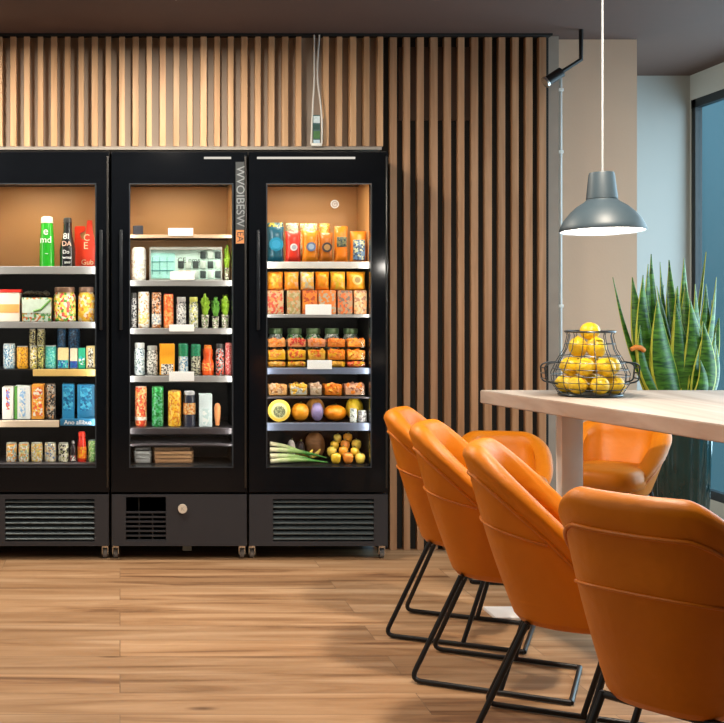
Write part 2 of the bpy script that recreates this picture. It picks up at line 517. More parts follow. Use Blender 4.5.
def fridge(nm, label, x0, x1, ox0, ox1, shelves, tan_y, led, kind, handle_x):
    """x.. in photo pixels on the door plane; shelves = (rail top, rail bottom, material, [tag boxes], xstart, xend)"""
    X0, X1 = px(x0, D), px(x1, D)
    xc = (X0 + X1) / 2
    X = lambda x: px(x, D) - xc
    t = thing('glass_door_fridge', label, 'fridge', (xc, D, 0), 0, 'black glass door fridges')
    hw = (X1 - X0) / 2
    zt_, zb_ = pz(150, D), pz(547, D)
    O0, O1 = X(ox0), X(ox1)
    Z0, Z1 = pz(467, D), pz(184, D)
    # cabinet shell
    b = MB()
    b.box(-hw, O0 - .018, .05, .64, zb_, zt_); b.box(O1 + .018, hw, .05, .64, zb_, zt_)
    b.box(O0 - .018, O1 + .018, .05, .64, Z1 + .03, zt_)
    b.box(O0 - .018, O1 + .018, .05, .64, zb_, Z0 - .03)
    b.box(O0 - .018, O1 + .018, .375, .64, Z0 - .03, Z1 + .03)
    b.build('cabinet', M_satin, t, smooth=False)
    # liner
    b = MB()
    b.box(O0 - .018, O0 - .012, .05, .375, Z0 - .03, Z1 + .03); b.box(O1 + .012, O1 + .018, .05, .375, Z0 - .03, Z1 + .03)
    b.box(O0 - .012, O1 + .012, .369, .375, Z0 - .03, Z1 + .03); b.box(O0 - .012, O1 + .012, .05, .369, Z1 + .024, Z1 + .03)
    b.box(O0 - .012, O1 + .012, .05, .369, Z0 - .03, Z0)
    b.build('liner', M_liner, t, smooth=False)
    zt2 = pz(tan_y, D)
    b = MB(); b.box(O0 - .012, O1 + .012, .362, .369, zt2, Z1 + .024)
    b.box(O0 - .012, O0 - .008, .055, .362, zt2, Z1 + .024); b.box(O1 + .008, O1 + .012, .055, .362, zt2, Z1 + .024)
    b.build('tan_back_panel', M_tan, t, smooth=False)
    # door
    d = MB(); d.frame(-hw + .003, hw - .003, DOOR[1], DOOR[0], O0, O1, Z0, Z1, 0, .045)
    door = d.build('door', M_black, t, smooth=False)
    b = MB(); b.box(O0, O1, .010, .016, Z0, Z1); b.build('glass_pane', M_pane, door, smooth=False)
    b = MB(); b.frame(O0 - .004, O1 + .004, Z0 - .004, Z1 + .004, O0 + .002, O1 - .002, Z0 + .002, Z1 - .002, -.002, .004)
    b.build('pane_gasket', mat('gasket', (.022, .028, .036), .35), door, smooth=False)
    if led:
        b = MB(); z = pz(158, D); b.box(X(led[0]), X(led[1]), -.006, 0, z - .005, z + .005); b.build('header_light', emis('header_led', (1, .93, .82), .75), door, smooth=False)
    hxx = X(handle_x)
    b = MB(); zz0, zz1 = pz(330, D), pz(230, D)
    b.box(hxx - .008, hxx + .008, -.022, -.008, zz0, zz1, .004); b.box(hxx - .006, hxx + .006, -.010, .001, zz0 + .02, zz0 + .05); b.box(hxx - .006, hxx + .006, -.010, .001, zz1 - .05, zz1 - .02)
    b.build('handle', mat('handle_dark', (.018, .022, .028), .3, metal=.4), door)
    # edge strip on the side of the door
    b = MB(); b.box(hw - .014, hw - .005, -.004, 0, DOOR[1] + .02, DOOR[0] - .02, .001); b.build('edge_strip', mat('edge_grey', (.035, .034, .034), .3, metal=.5), door)
    # shelves
    for (ya, yb, m, tags, xs, xe) in shelves:
        z1_ = pz(ya, YSH); z0_ = pz(yb, YSH)
        b = MB(); b.box(O0 - .008, O1 + .008, .062, .36, z1_ - .008, z1_)
        sh = b.build('shelf', M_raildark if m is M_raildark else M_satin, t, smooth=False)
        kx = YSH / D
        a_, e_ = (xs, xe) if xs is not None else (ox0, ox1)
        b = MB(); b.box(max(px(a_, YSH) - xc, O0 - .006), min(px(e_, YSH) - xc, O1 + .006), .048, .062, z0_, z1_ + .001, .0015, 1)
        b.build('shelf_rail', m, sh)
        ld = bpy.data.lights.new('shelf_fill', 'AREA'); ld.shape = 'RECTANGLE'; ld.size = (O1 - O0) * .94; ld.size_y = .012  # fill light added under each shelf to brighten the products
        ld.energy = SHELF_FILL; ld.color = (1, .91, .78)
        lo = bpy.data.objects.new('shelf_fill', ld); C.objects.link(lo); lo.parent = t
        lo.location = (0, .068, z1_ - .0095); lo.rotation_euler = Vector((0, .35, -.94)).to_track_quat('-Z', 'Y').to_euler()
        for (ta, tb, tc_, td) in tags:
            b = MB(); b.box(px(ta, YSH) - xc, px(tb, YSH) - xc, .043, .0475, pz(td, YSH), pz(tc_, YSH), .001, 1)
            b.build('price_tag', M_tagw, sh)
    # plinth panel
    zp0, zp1 = pz(546, D), pz(494.5, D)
    if kind == 'vent':
        v = (X(126), X(166), pz(541, D), pz(497, D))
        b = MB(); b.frame(-hw + .004, hw - .004, zp0, zp1, v[0], v[1], v[2], v[3], .0, .05)
        pl = b.build('plinth_panel', M_panel, t, smooth=False)
        b = MB()
        zg = pz(513, D)
        for i in range(7):
            z = v[2] + .002 + (zg - v[2]) * i / 6
            b.box(v[0], v[1], .004, .016, z - .004, z + .004)
        for i in range(1, 3):
            xx = v[0] + (v[1] - v[0]) * i / 3
            b.box(xx - .003, xx + .003, .006, .014, v[2], zg)
        b.build('vent_grille', M_panel, pl, smooth=False)
        b = MB(); b.box(v[0], v[1], .05, .055, v[2], v[3]); b.box(v[0] + .06, v[0] + .066, .03, .036, zg, v[3]); b.build('vent_cavity', M_bback, pl, smooth=False)
        b = MB(); b.tube([(X(182.5), -.012, pz(508.5, D)), (X(182.5), .001, pz(508.5, D))], .022, 24); lk = b.build('lock', mat('lock_cream', (.62, .55, .46), .4), pl)
        text('K', .026, mat('lock_mark', (.36, .31, .26), .5), lk, (X(182.5), -.0125, pz(508.5, D)), name='lock_mark')
        b = MB(); b.box(X(183), X(192), .03, .06, pz(552, D), zp0 + .002); b.build('latch_plate', M_grill, pl)
    else:
        g0, g1 = (X(273), X(374)) if kind == 'louvre' else (X(5), X(94.5))
        v = (g0, g1, pz(541.5, D), pz(499, D))
        b = MB(); b.frame(-hw + .004, hw - .004, zp0, zp1, v[0], v[1], v[2], v[3], .0, .05)
        pl = b.build('plinth_panel', M_panel, t, smooth=False)
        b = MB()
        n = 8
        for i in range(n):
            z = v[2] + (v[3] - v[2]) * (i + .5) / n
            vs = [b.bm.verts.new(p) for p in ((v[0], .004, z - .006), (v[1], .004, z - .006), (v[1], .024, z + .010), (v[0], .024, z + .010), (v[0], .004, z - .002), (v[1], .004, z - .002), (v[1], .024, z + .013), (v[0], .024, z + .013))]
            for f in ((0, 1, 2, 3), (7, 6, 5, 4), (0, 4, 5, 1), (2, 6, 7, 3), (0, 3, 7, 4), (1, 5, 6, 2)): b.bm.faces.new([vs[q] for q in f])
        b.build('louvre_grille', M_grill, pl, smooth=False)
        b = MB(); b.box(v[0], v[1], .05, .056, v[2], v[3]); b.build('grille_backing', mat('grille_back', (.012, .016, .018), .5), pl, smooth=False)
    # casters
    for cx_ in (-hw + .022, hw - .022):
        for cy_ in (.06, .55):
            b = MB(); b.box(cx_ - .016, cx_ + .016, cy_ - .02, cy_ + .02, .052, zb_ + .002, .002)
            b.box(cx_ - .016, cx_ - .012, cy_ - .018, cy_ + .018, .02, .056); b.box(cx_ + .012, cx_ + .016, cy_ - .018, cy_ + .018, .02, .056)
            cs = b.build('caster', M_chrome, t)
            b = MB(); b.tube([(cx_ - .010, cy_, .0265), (cx_ + .010, cy_, .0265)], .0265, 16); b.build('wheel', mat('caster_wheel', (.16, .155, .15), .4), cs)
    # unseen fill lights added inside the door jambs, and the light under the top
    for sx_ in (-1, 1):
        xx = (O0 - .004) if sx_ < 0 else (O1 + .004)
        if sx_ < 0:
            b = MB(); b.box(xx - .007, xx - .003, .048, .056, Z0 + .05, Z1 - .05); b.build('jamb_fill_strip', emis('jamb_fill_strip', (1, .93, .82), 2.0), t, smooth=False)
        ld = bpy.data.lights.new('jamb_fill', 'AREA'); ld.shape = 'RECTANGLE'; ld.size = .02; ld.size_y = Z1 - Z0 - .1
        ld.energy = LED; ld.color = (1, .93, .82)
        lo = bpy.data.objects.new('jamb_fill', ld); C.objects.link(lo); lo.parent = t
        lo.location = (xx - sx_ * .006, .030, (Z0 + Z1) / 2)
        d_ = Vector((-sx_ * .86, .5, 0))
        lo.rotation_euler = d_.to_track_quat('-Z', 'Y').to_euler()
    ld = bpy.data.lights.new('top_light', 'AREA'); ld.shape = 'RECTANGLE'; ld.size = (O1 - O0) * .6; ld.size_y = .03
    ld.energy = LED * 1.25; ld.color = (1, .86, .66)
    lo = bpy.data.objects.new('top_light', ld); C.objects.link(lo); lo.parent = t
    lo.location = (0, .10, Z1 + .018)
    return t, xc


LED = 1.7
SHELF_FILL = .42
G = M_rail
f1, xc1 = fridge('f', 'black glass door fridge with drinks and cartons, left of the fridge with the lock', -28.5, 109.5, -13, 95.5,
                 [(266.5, 274, G, [], None, None), (322, 328, G, [], None, None), (369.5, 376, M_railyellow, [], 33, 95.5), (420.5, 427, M_railcream, [], -13, 59), (463.5, 465.5, M_raildark, [], None, None)],
                 268, None, 'louvre_left', 101)
f2, xc2 = fridge('f', 'middle black glass door fridge with vent and round lock in its base panel', 111, 247.5, 130, 232.5,
                 [(235, 238, mat('beige_rail', (.62, .43, .29), .5), [(168, 193, 228.2, 236)], None, None), (280.5, 286, G, [(170, 194.5, 271.5, 280)], None, None), (328.5, 334, G, [(169, 194, 324.5, 331.5)], None, None),
                  (376, 382, G, [(169, 194, 371.5, 381)], None, None), (428, 434, M_raildark, [], None, None), (444, 446, M_raildark, [], None, None)],
                 280, (204, 231), 'vent', 121)
f3, xc3 = fridge('f', 'black glass door fridge full of orange fruit packs, beside the slatted wall', 248.5, 388.5, 267, 371,
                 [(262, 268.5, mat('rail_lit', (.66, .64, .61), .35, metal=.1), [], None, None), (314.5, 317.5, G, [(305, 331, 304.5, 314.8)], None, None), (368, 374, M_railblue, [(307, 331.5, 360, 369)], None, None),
                  (397, 398.5, M_raildark, [], None, None), (423, 430.5, M_railblue, [], None, None), (466, 468, M_raildark, [], None, None)],
                 264, (257, 355), 'louvre', 258)

rd = [c for c in f3.children if c.name.startswith('door')][0]
b = MB(); b.tube([(px(335, D) - xc3, .008, pz(204, D)), (px(335, D) - xc3, .0098, pz(204, D))], .021, 24); st = b.build('round_sticker', mat('sticker_grey', (.50, .42, .36), .5), rd)
ringp = [(px(335, D) - xc3 + .018 * math.cos(2 * PI * k_ / 24), .0076, pz(204, D) + .018 * math.sin(2 * PI * k_ / 24)) for k_ in range(24)]
b = MB(); b.tube(ringp, .0022, 6, closed=True); b.build('sticker_ring', M_white, st)
text('G', .026, M_white, st, (px(335, D) - xc3, .0072, pz(204, D)), name='sticker_mark')

# strip of white characters down the right edge of the middle door
sd = [c for c in f2.children if c.name.startswith('door')][0]
sgx = px(240, D) - xc2
b = MB(); b.box(px(235.6, D) - xc2, px(244.2, D) - xc2, -.003, -.0002, pz(244, D), pz(162, D)); sg = b.build('sign_strip', mat('sign_dark', (.035, .042, .048), .5), sd, smooth=False)
text('WVOIBESW', .056, mat('sign_white', (.26, .29, .31), .5), sg, (sgx, -.0042, pz(196.5, D)), (PI / 2, PI / 2, 0), sx=1.0)
b = MB(); b.box(px(236, D) - xc2, px(244, D) - xc2, -.0045, -.0028, pz(243.4, D), pz(230, D)); og = b.build('sign_block', mat('sign_orange', (.62, .26, .09), .5, var=.35, scale=80), sg, smooth=False)
text('EA', .044, M_ink, og, (sgx, -.005, pz(236.7, D)), (PI / 2, PI / 2, 0))


# ------------------------------------------------------------------ what stands in the fridges
def shelf_z(yrail): return pz(yrail, YSH) + .0012


PY = D + .10                                # usual depth of the front row


def span(x0, x1, Y):
    """centre and width of an item; items keep clear of the right-hand inner wall of their fridge"""
    def X(x):
        for a, e in ((130, 233), (267, 371)):
            if a - 2 <= x <= e + 1:
                return px(a, Y) + (px(x, Y) - px(a, Y)) * (px(e, D) + .003 - px(a, Y)) / (px(e, Y) - px(a, Y))
        return px(x, Y)
    return (X(x0) + X(x1)) / 2, X(x1) - X(x0)


def place(o, label, cat, group): return tag(o, label, cat, group)


def can(x0, x1, yt, zs, cols, label, group, Y=PY, lid=(.6, .6, .58), cat='can', name='food_can', scale=90, band=None):
    xc, w = span(x0, x1, Y); r = w / 2 * .97; h = pz(yt, Y) - zs
    b = MB(); b.lathe([(0, 0), (r * .9, 0), (r * .96, .004), (r, .009), (r, h - .010), (r * .95, h - .005), (r * .9, h - .003), (0, h - .003)], n=22)
    o = b.build(name, prt(cols, scale), loc=(xc, Y + r, zs)); o.rotation_euler = (0, 0, random.uniform(-1, 1))
    tag(o, label, cat, group)
    b = MB(); b.lathe([(0, h - .0028), (r * .82, h - .0028), (r * .92, h - .002), (r * .93, h + .001), (r * .86, h + .001), (r * .84, h - .001), (0, h - .001)], n=22)
    b.build('lid', mat('lid_%02x%02x%02x' % tuple(int(c * 255) for c in lid), lid, .3, metal=.4), o)
    if band:
        za, zb_, bc = band
        b = MB(); b.lathe([(r * .99, h * za), (r * 1.02, h * za), (r * 1.02, h * zb_), (r * .99, h * zb_)], n=22); b.build('paper_label', prt(bc, scale), o)
    return o


def jar(x0, x1, yt, zs, cols, label, group, Y=PY, lid=(.05, .05, .05), scale=80):
    xc, w = span(x0, x1, Y); r = w / 2 * .97; h = pz(yt, Y) - zs
    b = MB(); b.lathe([(0, 0), (r * .9, 0), (r, .006), (r, h * .74), (r * .82, h * .84), (r * .8, h * .86), (0, h * .86)], n=22)
    o = b.build('glass_jar', prt(cols, scale, .15), loc=(xc, Y + r, zs)); tag(o, label, 'jar', group)
    b = MB(); b.lathe([(0, h * .85), (r * .88, h * .85), (r * .9, h * .86), (r * .9, h * .98), (r * .84, h), (0, h)], n=22)
    b.build('lid', mat('lid_%02x%02x%02x' % tuple(int(c * 255) for c in lid), lid, .3, metal=.2), o)
    return o


def bottle(x0, x1, yt, zs, col, label, group, Y=PY, cap=(.7, .7, .66), prof=None, band=None, bandcol=None, name='bottle', bottom=None):
    xc, w = span(x0, x1, Y); r = w / 2 * .97; h = pz(yt, Y) - zs
    pf = prof or [(0, 0), (.93, 0), (1, .03), (1, .58), (.86, .70), (.48, .80), (.46, .90)]
    p2 = [(a * r, c * h) for a, c in pf] + [(0, pf[-1][1] * h)]
    b = MB(); b.lathe(p2, n=24)
    o = b.build(name, col if not isinstance(col, tuple) else mat('btl_%02x%02x%02x' % tuple(int(c * 255) for c in col), col, .22, coat=.4), loc=(xc, Y + r, zs)); tag(o, label, 'bottle', group)
    rt, ht = pf[-1]
    b = MB(); b.lathe([(0, ht * h - .003), (rt * r * 1.06, ht * h - .003), (rt * r * 1.08, ht * h), (rt * r * 1.05, ht * h + (h - ht * h) * .6), (rt * r * .98, ht * h + (h - ht * h) * .84), (rt * r * .75, h * .997), (0, h)], n=24)
    b.build('cap', mat('cap_%02x%02x%02x' % tuple(int(c * 255) for c in cap), cap, .3), o)
    if band:
        b = MB(); b.lathe([(r * .99, band[0] * h), (r * 1.02, band[0] * h), (r * 1.02, band[1] * h), (r * .99, band[1] * h)], n=24); b.build('paper_label', bandcol, o)
    return o


def carton(x0, x1, yt, zs, m, label, group, Y=PY, d=.09, band=None, side=None, name='carton', cat='carton', base=0.0, gable=False):
    xc, w = span(x0, x1, Y); h = pz(yt, Y) - zs
    hw = w / 2 * .97
    b = MB(); b.box(-hw, hw, 0, d, 0, h, .002, 1)
    if gable:
        for v in b.bm.verts:
            if v.co.z > h * .8: v.co.y = d / 2 + (v.co.y - d / 2) * .35
    o = b.build(name, m, loc=(xc, Y, zs), smooth=False); tag(o, label, cat, group)
    if band:
        b = MB(); b.box(-hw * band[2], hw * band[2], -.0015, .001, h * band[0], h * band[1]); b.build('printed_panel', band[3], o, smooth=False)
    if side:
        b = MB(); b.box(-hw - .001, -hw + w * side[0], -.0016, .001, .001, h - .001); b.build('side_stripe', side[1], o, smooth=False)
    return o


def pouch(x0, x1, yt, zs, m, label, group, Y=PY, emblem=None, window=None, d=.05, name='snack_pouch', zbase=None, tilt=.0):
    """pillow-shaped sealed pack with crimped top and bottom"""
    xc, w = span(x0, x1, Y); h = pz(yt, Y) - zs
    hw = w / 2 * .98
    b = MB(); nx, nz = 8, 10
    fr, bk = [], []
    for j in range(nz + 1):
        rf, rb = [], []
        for i in range(nx + 1):
            u = i / nx * 2 - 1; v = j / nz * 2 - 1
            t_ = max(0, (1 - abs(u) ** 2.6) * (1 - abs(v) ** 3.2)) ** .6 * d / 2
            ww = hw * (1 - .06 * (1 - abs(v) ** 2) * (1 if abs(u) > .8 else 0))
            X, Z = u * ww, (v + 1) / 2 * h
            edge = i in (0, nx) or j in (0, nz)
            a = b.bm.verts.new((X, d / 2 - t_ - .0006, Z))
            rf.append(a); rb.append(b.bm.verts.new((X, d / 2 + t_ + .0006, Z)))
        fr.append(rf); bk.append(rb)
    for j in range(nz):
        for i in range(nx):
            b.bm.faces.new((fr[j][i], fr[j][i + 1], fr[j + 1][i + 1], fr[j + 1][i]))
            b.bm.faces.new((bk[j][i + 1], bk[j][i], bk[j + 1][i], bk[j + 1][i + 1]))
    for j in range(nz):
        for i in (0, nx):
            b.bm.faces.new((fr[j][i], fr[j + 1][i], bk[j + 1][i], bk[j][i]))
    for i in range(nx):
        for j in (0, nz):
            b.bm.faces.new((fr[j][i], fr[j][i + 1], bk[j][i + 1], bk[j][i]))
    o = b.build(name, m, loc=(xc, Y, zs)); tag(o, label, 'pack', group)
    if emblem:
        zc, rr, m1, m2 = emblem
        b = MB(); q = []
        b.tube([(0, -.006, zc * h), (0, .010, zc * h)], rr * hw, 24); e = b.build('emblem', m1, o)
        b = MB(); b.tube([(0, -.0075, zc * h), (0, -.0055, zc * h)], rr * hw * .62, 20); e2 = b.build('emblem_center', m2, e)
    if window:
        b = MB(); b.box(-hw * .72, hw * .72, -.004, .012, h * window[0], h * window[1], .003); b.build('printed_panel', window[2], o)
    return o


def tray(x0, x1, yt, yb, cols, label, group, Y=PY, zs=None, d=.10, piece=.011, name='fruit_tray', n=26):
    xc, w = span(x0, x1, Y); zs = pz(yb, Y) if zs is None else zs
    h = pz(yt, Y) - zs; hw = w / 2 * .97
    b = MB(); th = .0015
    b.box(-hw, hw, 0, d, 0, th); b.box(-hw, hw, 0, th, 0, h * .55); b.box(-hw, hw, d - th, d, 0, h * .55)
    b.box(-hw, -hw + th, 0, d, 0, h * .55); b.box(hw - th, hw, 0, d, 0, h * .55)
    o = b.build(name, M_clear, loc=(xc, Y, zs), smooth=False); tag(o, label, 'tray', group)
    ms = [mat('piece_%02x%02x%02x' % tuple(int(c * 255) for c in c_), c_, .35, coat=.3) for c_ in cols]
    b = MB(); rn = random.Random(label)
    b.box(-hw + .004, hw - .004, .012, d - .004, .002, h * .78, .004, 1)
    piece = min(piece, hw * .34, h * .34)
    n = int(n * 2.6)
    for i in range(n):
        c = (rn.uniform(-hw + piece * 1.3, hw - piece * 1.3), rn.uniform(.004 + piece * 1.3, d - piece * 1.3), rn.uniform(piece * 1.3, max(piece * 1.31, h - piece * 1.3)))
        if i % 2 == 0: c = (c[0], .004 + piece * 1.1, c[2])
        f0 = len(b.bm.faces)
        rot = Matrix.Rotation(rn.uniform(0, 6), 3, 'Y') @ Matrix.Rotation(rn.uniform(0, 6), 3, 'X')
        b.ball(c, piece, 1.25, .75, .9, 1, rot)
        b.bm.faces.ensure_lookup_table()
        mi = rn.randrange(len(ms))
        for f in b.bm.faces[f0:]: f.material_index = mi
    p = b.build('fruit_pieces', ms, o); p['kind'] = 'stuff'
    return o


W_ = (.80, .78, .72); K_ = (.02, .02, .025)
OR = (.84, .21, .008); YE = (.86, .42, .015); RE = (.60, .02, .01); GR = (.03, .30, .04); TE = (.03, .42, .48); BL = (.02, .13, .40); BR = (.28, .10, .03)
PK = (.80, .35, .22)

# --- left fridge
g = 'bottles on the top shelf of the left fridge'
z = shelf_z(266.5)
o = bottle(38.5, 54.5, 216, z, (.02, .36, .02), 'green bottle with a pale cap, top shelf of the left fridge', g, cap=(.75, .82, .62), prof=[(0, 0), (1, 0), (1, .03), (.97, .4), (.86, .7), (.78, .86), (.76, .88)])
ro = o.data.vertices
text('e', .056, M_inkw, o, (-.004, -.0355, .175), name='lettering'); text('md', .046, M_inkw, o, (-.004, -.0385, .132), name='lettering'); text('~', .03, M_inkw, o, (0, -.040, .065), name='lettering')
o = bottle(59, 75.5, 217, z, (.012, .012, .014), 'black tapering bottle with white print, top shelf of the left fridge', g, cap=(.03, .03, .03), prof=[(0, 0), (1, 0), (1, .35), (.9, .45), (.62, .62), (.52, .80), (.50, .9)])
text('8I', .042, M_inkw, o, (-.006, -.0300, .150), name='lettering'); text('DA', .034, mat('ink_peach', (.8, .5, .38), .5), o, (-.004, -.0365, .113), name='lettering')
text('Do', .026, M_inkw, o, (-.006, -.046, .072), name='lettering'); text('wmu', .022, M_inkw, o, (-.002, -.046, .045), name='lettering'); text('ano', .020, M_inkw, o, (0, -.046, .022), name='lettering')
# red jug with its spout on the right
Y = PY + .078; xc, w = span(74.5, 95, Y); h = pz(220, Y) - z; hw = w / 2
b = MB(); pts = [(-hw, 0), (hw, 0), (hw * 1.0, h * .52), (hw * .78, h * .78), (hw * .72, h * .97), (hw * .22, h * .97), (hw * .12, h * .74), (hw * .0, h * .58), (-hw * .35, h * .60), (-hw * .5, h * .72), (hw * .06, h * .76), (hw * .06, h * .87), (-hw * .98, h * .87), (-hw, h * .5)]
f = [b.bm.verts.new((x, 0, zz)) for x, zz in pts]
fc = b.bm.faces.new(f); ex = bmesh.ops.extrude_face_region(b.bm, geom=[fc])
for v in ex['geom']:
    if isinstance(v, bmesh.types.BMVert): v.co.y += .062
bmesh.ops.bevel(b.bm, geom=[e for e in b.bm.edges], offset=.004, segments=2, affect='EDGES')
o = b.build('jug', mat('jug_red', (.75, .045, .012), .3, coat=.3), loc=(xc, Y, z)); tag(o, 'red jug with its spout on the right, top shelf of the left fridge', 'jug', g)
b = MB(); b.tube([(hw * .47, .031, h * .96), (hw * .47, .031, h * 1.0)], hw * .27, 16); b.build('spout_cap', mat('cap_red', (.80, .06, .02), .3), o)
text('C', .046, mat('ink_cream', (.85, .72, .45), .5), o, (hw * .18, -.0012, h * .62)); text('E', .050, mat('ink_cream', (.85, .72, .45), .5), o, (hw * .1, -.0012, h * .45)); text('Gub', .036, mat('ink_cream', (.85, .72, .45), .5), o, (hw * .25, -.0012, h * .10))

g = 'tubs and jars on the second shelf of the left fridge'
z = shelf_z(322)
o = carton(-8, 20, 290, z, mat('sandwich_white', (.72, .64, .55), .5), 'white sandwich box with an orange stripe and a red lid, left fridge', g, d=.14, name='sandwich_box', cat='box', band=(.28, .55, .98, mat('sandwich_orange', (.75, .34, .10), .5)))
b = MB(); b.box(-.072, .072, -.004, .144, .160, .175, .003); b.build('lid', mat('lid_red', (.72, .03, .02), .4), o, loc=(0, 0, -.016 + .0))
# salad tub
Y = PY; xc, w = span(21.5, 51.5, Y); h = pz(297, Y) - z; hw = w / 2
b = MB(); b.box(-hw, hw, 0, .13, 0, h * .97, .004)
for v in b.bm.verts:
    if v.co.z < h * .5: v.co.x *= .96
o = b.build('salad_tub', prt([(.55, .68, .60), (.70, .74, .66), (.10, .30, .10), (.60, .16, .05), (.75, .40, .08)], 45), loc=(xc, Y, z)); tag(o, 'wide salad tub with a pale green label, left fridge second shelf', 'tub', g)
b = MB(); b.box(-hw * 1.02, hw * 1.02, -.004, .134, h * .95, h * 1.02, .003); b.build('lid', M_clear, o)
b = MB(); b.box(-hw * .96, hw * .96, -.003, .001, h * .35, h * .9); b.build('paper_label', mat('salad_label', (.55, .66, .58), .4, var=.25, scale=40), o)
b = MB(); b.tube([(-hw * .2, -.0035, h * .42), (hw * .3, -.0035, h * .5), (hw * .94, -.0035, h * .88)], .006, 6); b.build('label_stripe', mat('stripe_green', (.12, .32, .06), .5), o)
for i in range(9):
    pass
b = MB(); rn = random.Random(3)
for i in range(16): b.ball((rn.uniform(-hw * .9, hw * .9), rn.uniform(.02, .11), h * 1.02 + .012 + rn.uniform(0, .008)), .014, 1.2, 1, .8, 1)
o2 = b.build('olives', mat('olive_dark', (.05, .045, .03), .3), o); o2['kind'] = 'stuff'
jar(52.5, 76, 287, z, [(.75, .70, .20), (.10, .30, .05), (.75, .68, .55), (.65, .10, .08), (.75, .55, .10)], 'big glass jar of mixed pickled vegetables, left fridge second shelf', g, lid=(.30, .18, .12), scale=45)
jar(77.5, 95, 287, z, [(.90, .48, .04), (.92, .60, .10), (.65, .25, .04), (.75, .62, .45)], 'glass jar of orange fruit at the right end of the second shelf, left fridge', g, lid=(.30, .18, .12), scale=45)

g = 'cans on the middle shelf of the left fridge'
z = shelf_z(369.5)
for a in [(2.5, 15, 344, [(.30, .48, .62), (.50, .66, .75), (.08, .20, .35), W_], 'pale blue can at the left end of the yellow railed shelf'),
          (16, 28, 346.5, [YE, (.90, .45, .05), (.45, .2, .03)], 'orange can with a dark base, second on the yellow railed shelf'),
          (29.5, 37, 346, [(.85, .70, .25), W_, K_, (.55, .48, .1)], 'slim yellow and black can on the yellow railed shelf'),
          (37.5, 43.5, 345.5, [(.35, .40, .1), (.75, .62, .2), K_], 'slim olive green can beside the turquoise can'),
          (44.5, 56.5, 346, [TE, (.25, .68, .65), (.10, .55, .45)], 'turquoise can on the yellow railed shelf')]:
    can(*a[:3], z, a[3], a[4], g, lid=(.55, .60, .60))
for a in [(57.5, 68.5, 348, mat('box_cream', (.78, .66, .35), .45, var=.2, scale=90), 'cream box with a blue lower half, beside the turquoise can', (.04, .42, .98, prt([TE, BL, (.3, .6, .75)], 60))),
          (70, 77.5, 348.5, mat('box_cream2', (.70, .66, .50), .45, var=.2, scale=90), 'narrow cream box with a dark blue base, next to the green box', (.04, .38, .98, prt([BL, (.05, .05, .35)], 60))),
          (78, 85.5, 348, mat('box_green', (.02, .38, .22), .45, var=.3, scale=60), 'small emerald green box on the yellow railed shelf', (.2, .6, .8, prt([GR, TE, W_], 80))),
          (86, 95, 346, mat('box_yellow', (.72, .58, .25), .45, var=.2, scale=60), 'small yellow and black patterned box at the right end of the yellow railed shelf', (.05, .9, .6, prt([K_, W_, (.4, .35, .2)], 110)))]:
    carton(*a[:3], z, a[3], a[4], g, band=a[5], d=.06, name='food_box', cat='box')
g2 = 'tins behind the cans of the left fridge'
yb_ = PY + .13
for a in [(29, 35.5, 329, 'yellow tin standing behind the slim yellow can, left one of two'), (36.5, 45, 329, 'olive yellow tin standing behind the slim cans, right one of two')]:
    can(*a[:3], z, [(.55, .48, .18), (.72, .66, .40), K_], a[3], g2, Y=yb_)
for a in [(57, 66, 329, 'tall dark blue tin behind the cream box, left one of two'), (67.5, 80, 329, 'tall navy tin behind the small boxes, right one of two')]:
    can(*a[:3], z, [(.02, .06, .14), (.05, .16, .32), (.02, .04, .08)], a[3], g2, Y=yb_, lid=(.08, .15, .25))

g = 'cartons on the cream railed shelf of the left fridge'
z = shelf_z(420.5)
carton(2, 13.5, 387, z, mat('carton_white', (.80, .78, .74), .45, var=.05), 'white carton with a red and blue strip, left end of the cream railed shelf', g, band=(.3, .95, .35, prt([(.2, .25, .6), (.6, .1, .05), W_], 60)), d=.10)
carton(14.5, 30.5, 386, z, mat('carton_white2', (.78, .82, .84), .45, var=.05), 'white carton with blue print and a green side', g, band=(.08, .92, .38, prt([(.25, .45, .75), W_, (.5, .65, .8)], 60)), side=(.16, mat('carton_green', (.10, .32, .06), .45)), d=.10)
carton(31.5, 44, 384.5, z, mat('carton_orange', (.85, .36, .05), .45, var=.15, scale=40), 'orange carton with white and red print', g, band=(.10, .92, .78, prt([W_, (.85, .25, .05), (.80, .55, .10), (.7, .1, .05)], 55)), d=.10)
can(45, 55.5, 384, z, [K_, (.25, .22, .18), (.45, .42, .36), (.6, .3, .12), (.02, .02, .02)], 'tall black patterned tin beside the orange carton', g, lid=(.1, .08, .06), scale=70)
cb = prt([(.02, .22, .46), (.04, .36, .62), (.01, .12, .30), (.10, .48, .70)], 50)
carton(62, 74.5, 384, z, mat('carton_blue', (.02, .20, .42), .4, var=.25, scale=30), 'tall blue carton behind the lettered blue tray, left one of two', g, band=(.25, .96, .8, cb), d=.08, Y=PY + .01)
carton(77, 95, 384.5, z, mat('carton_blue', (.02, .20, .42), .4), 'wide blue carton behind the lettered blue tray, right one of two', g, band=(.25, .96, .66, cb), d=.08, Y=PY + .01)
xc, w = span(60.5, 95.5, D + .075); hw = w / 2
b = MB(); b.box(-hw, hw, -.012, .0015, -.026, .008, .002)
o = b.build('display_tray', mat('tray_blue', (.02, .16, .34), .4, var=.3, scale=40), loc=(xc, D + .059, z + .0)); tag(o, 'low blue tray front with white lettering before the blue cartons', 'tray', None)
o.location = (xc, D + .0595, z); 
text('Ano allibua', .030, M_inkw, o, (0, -.0128, -.010))

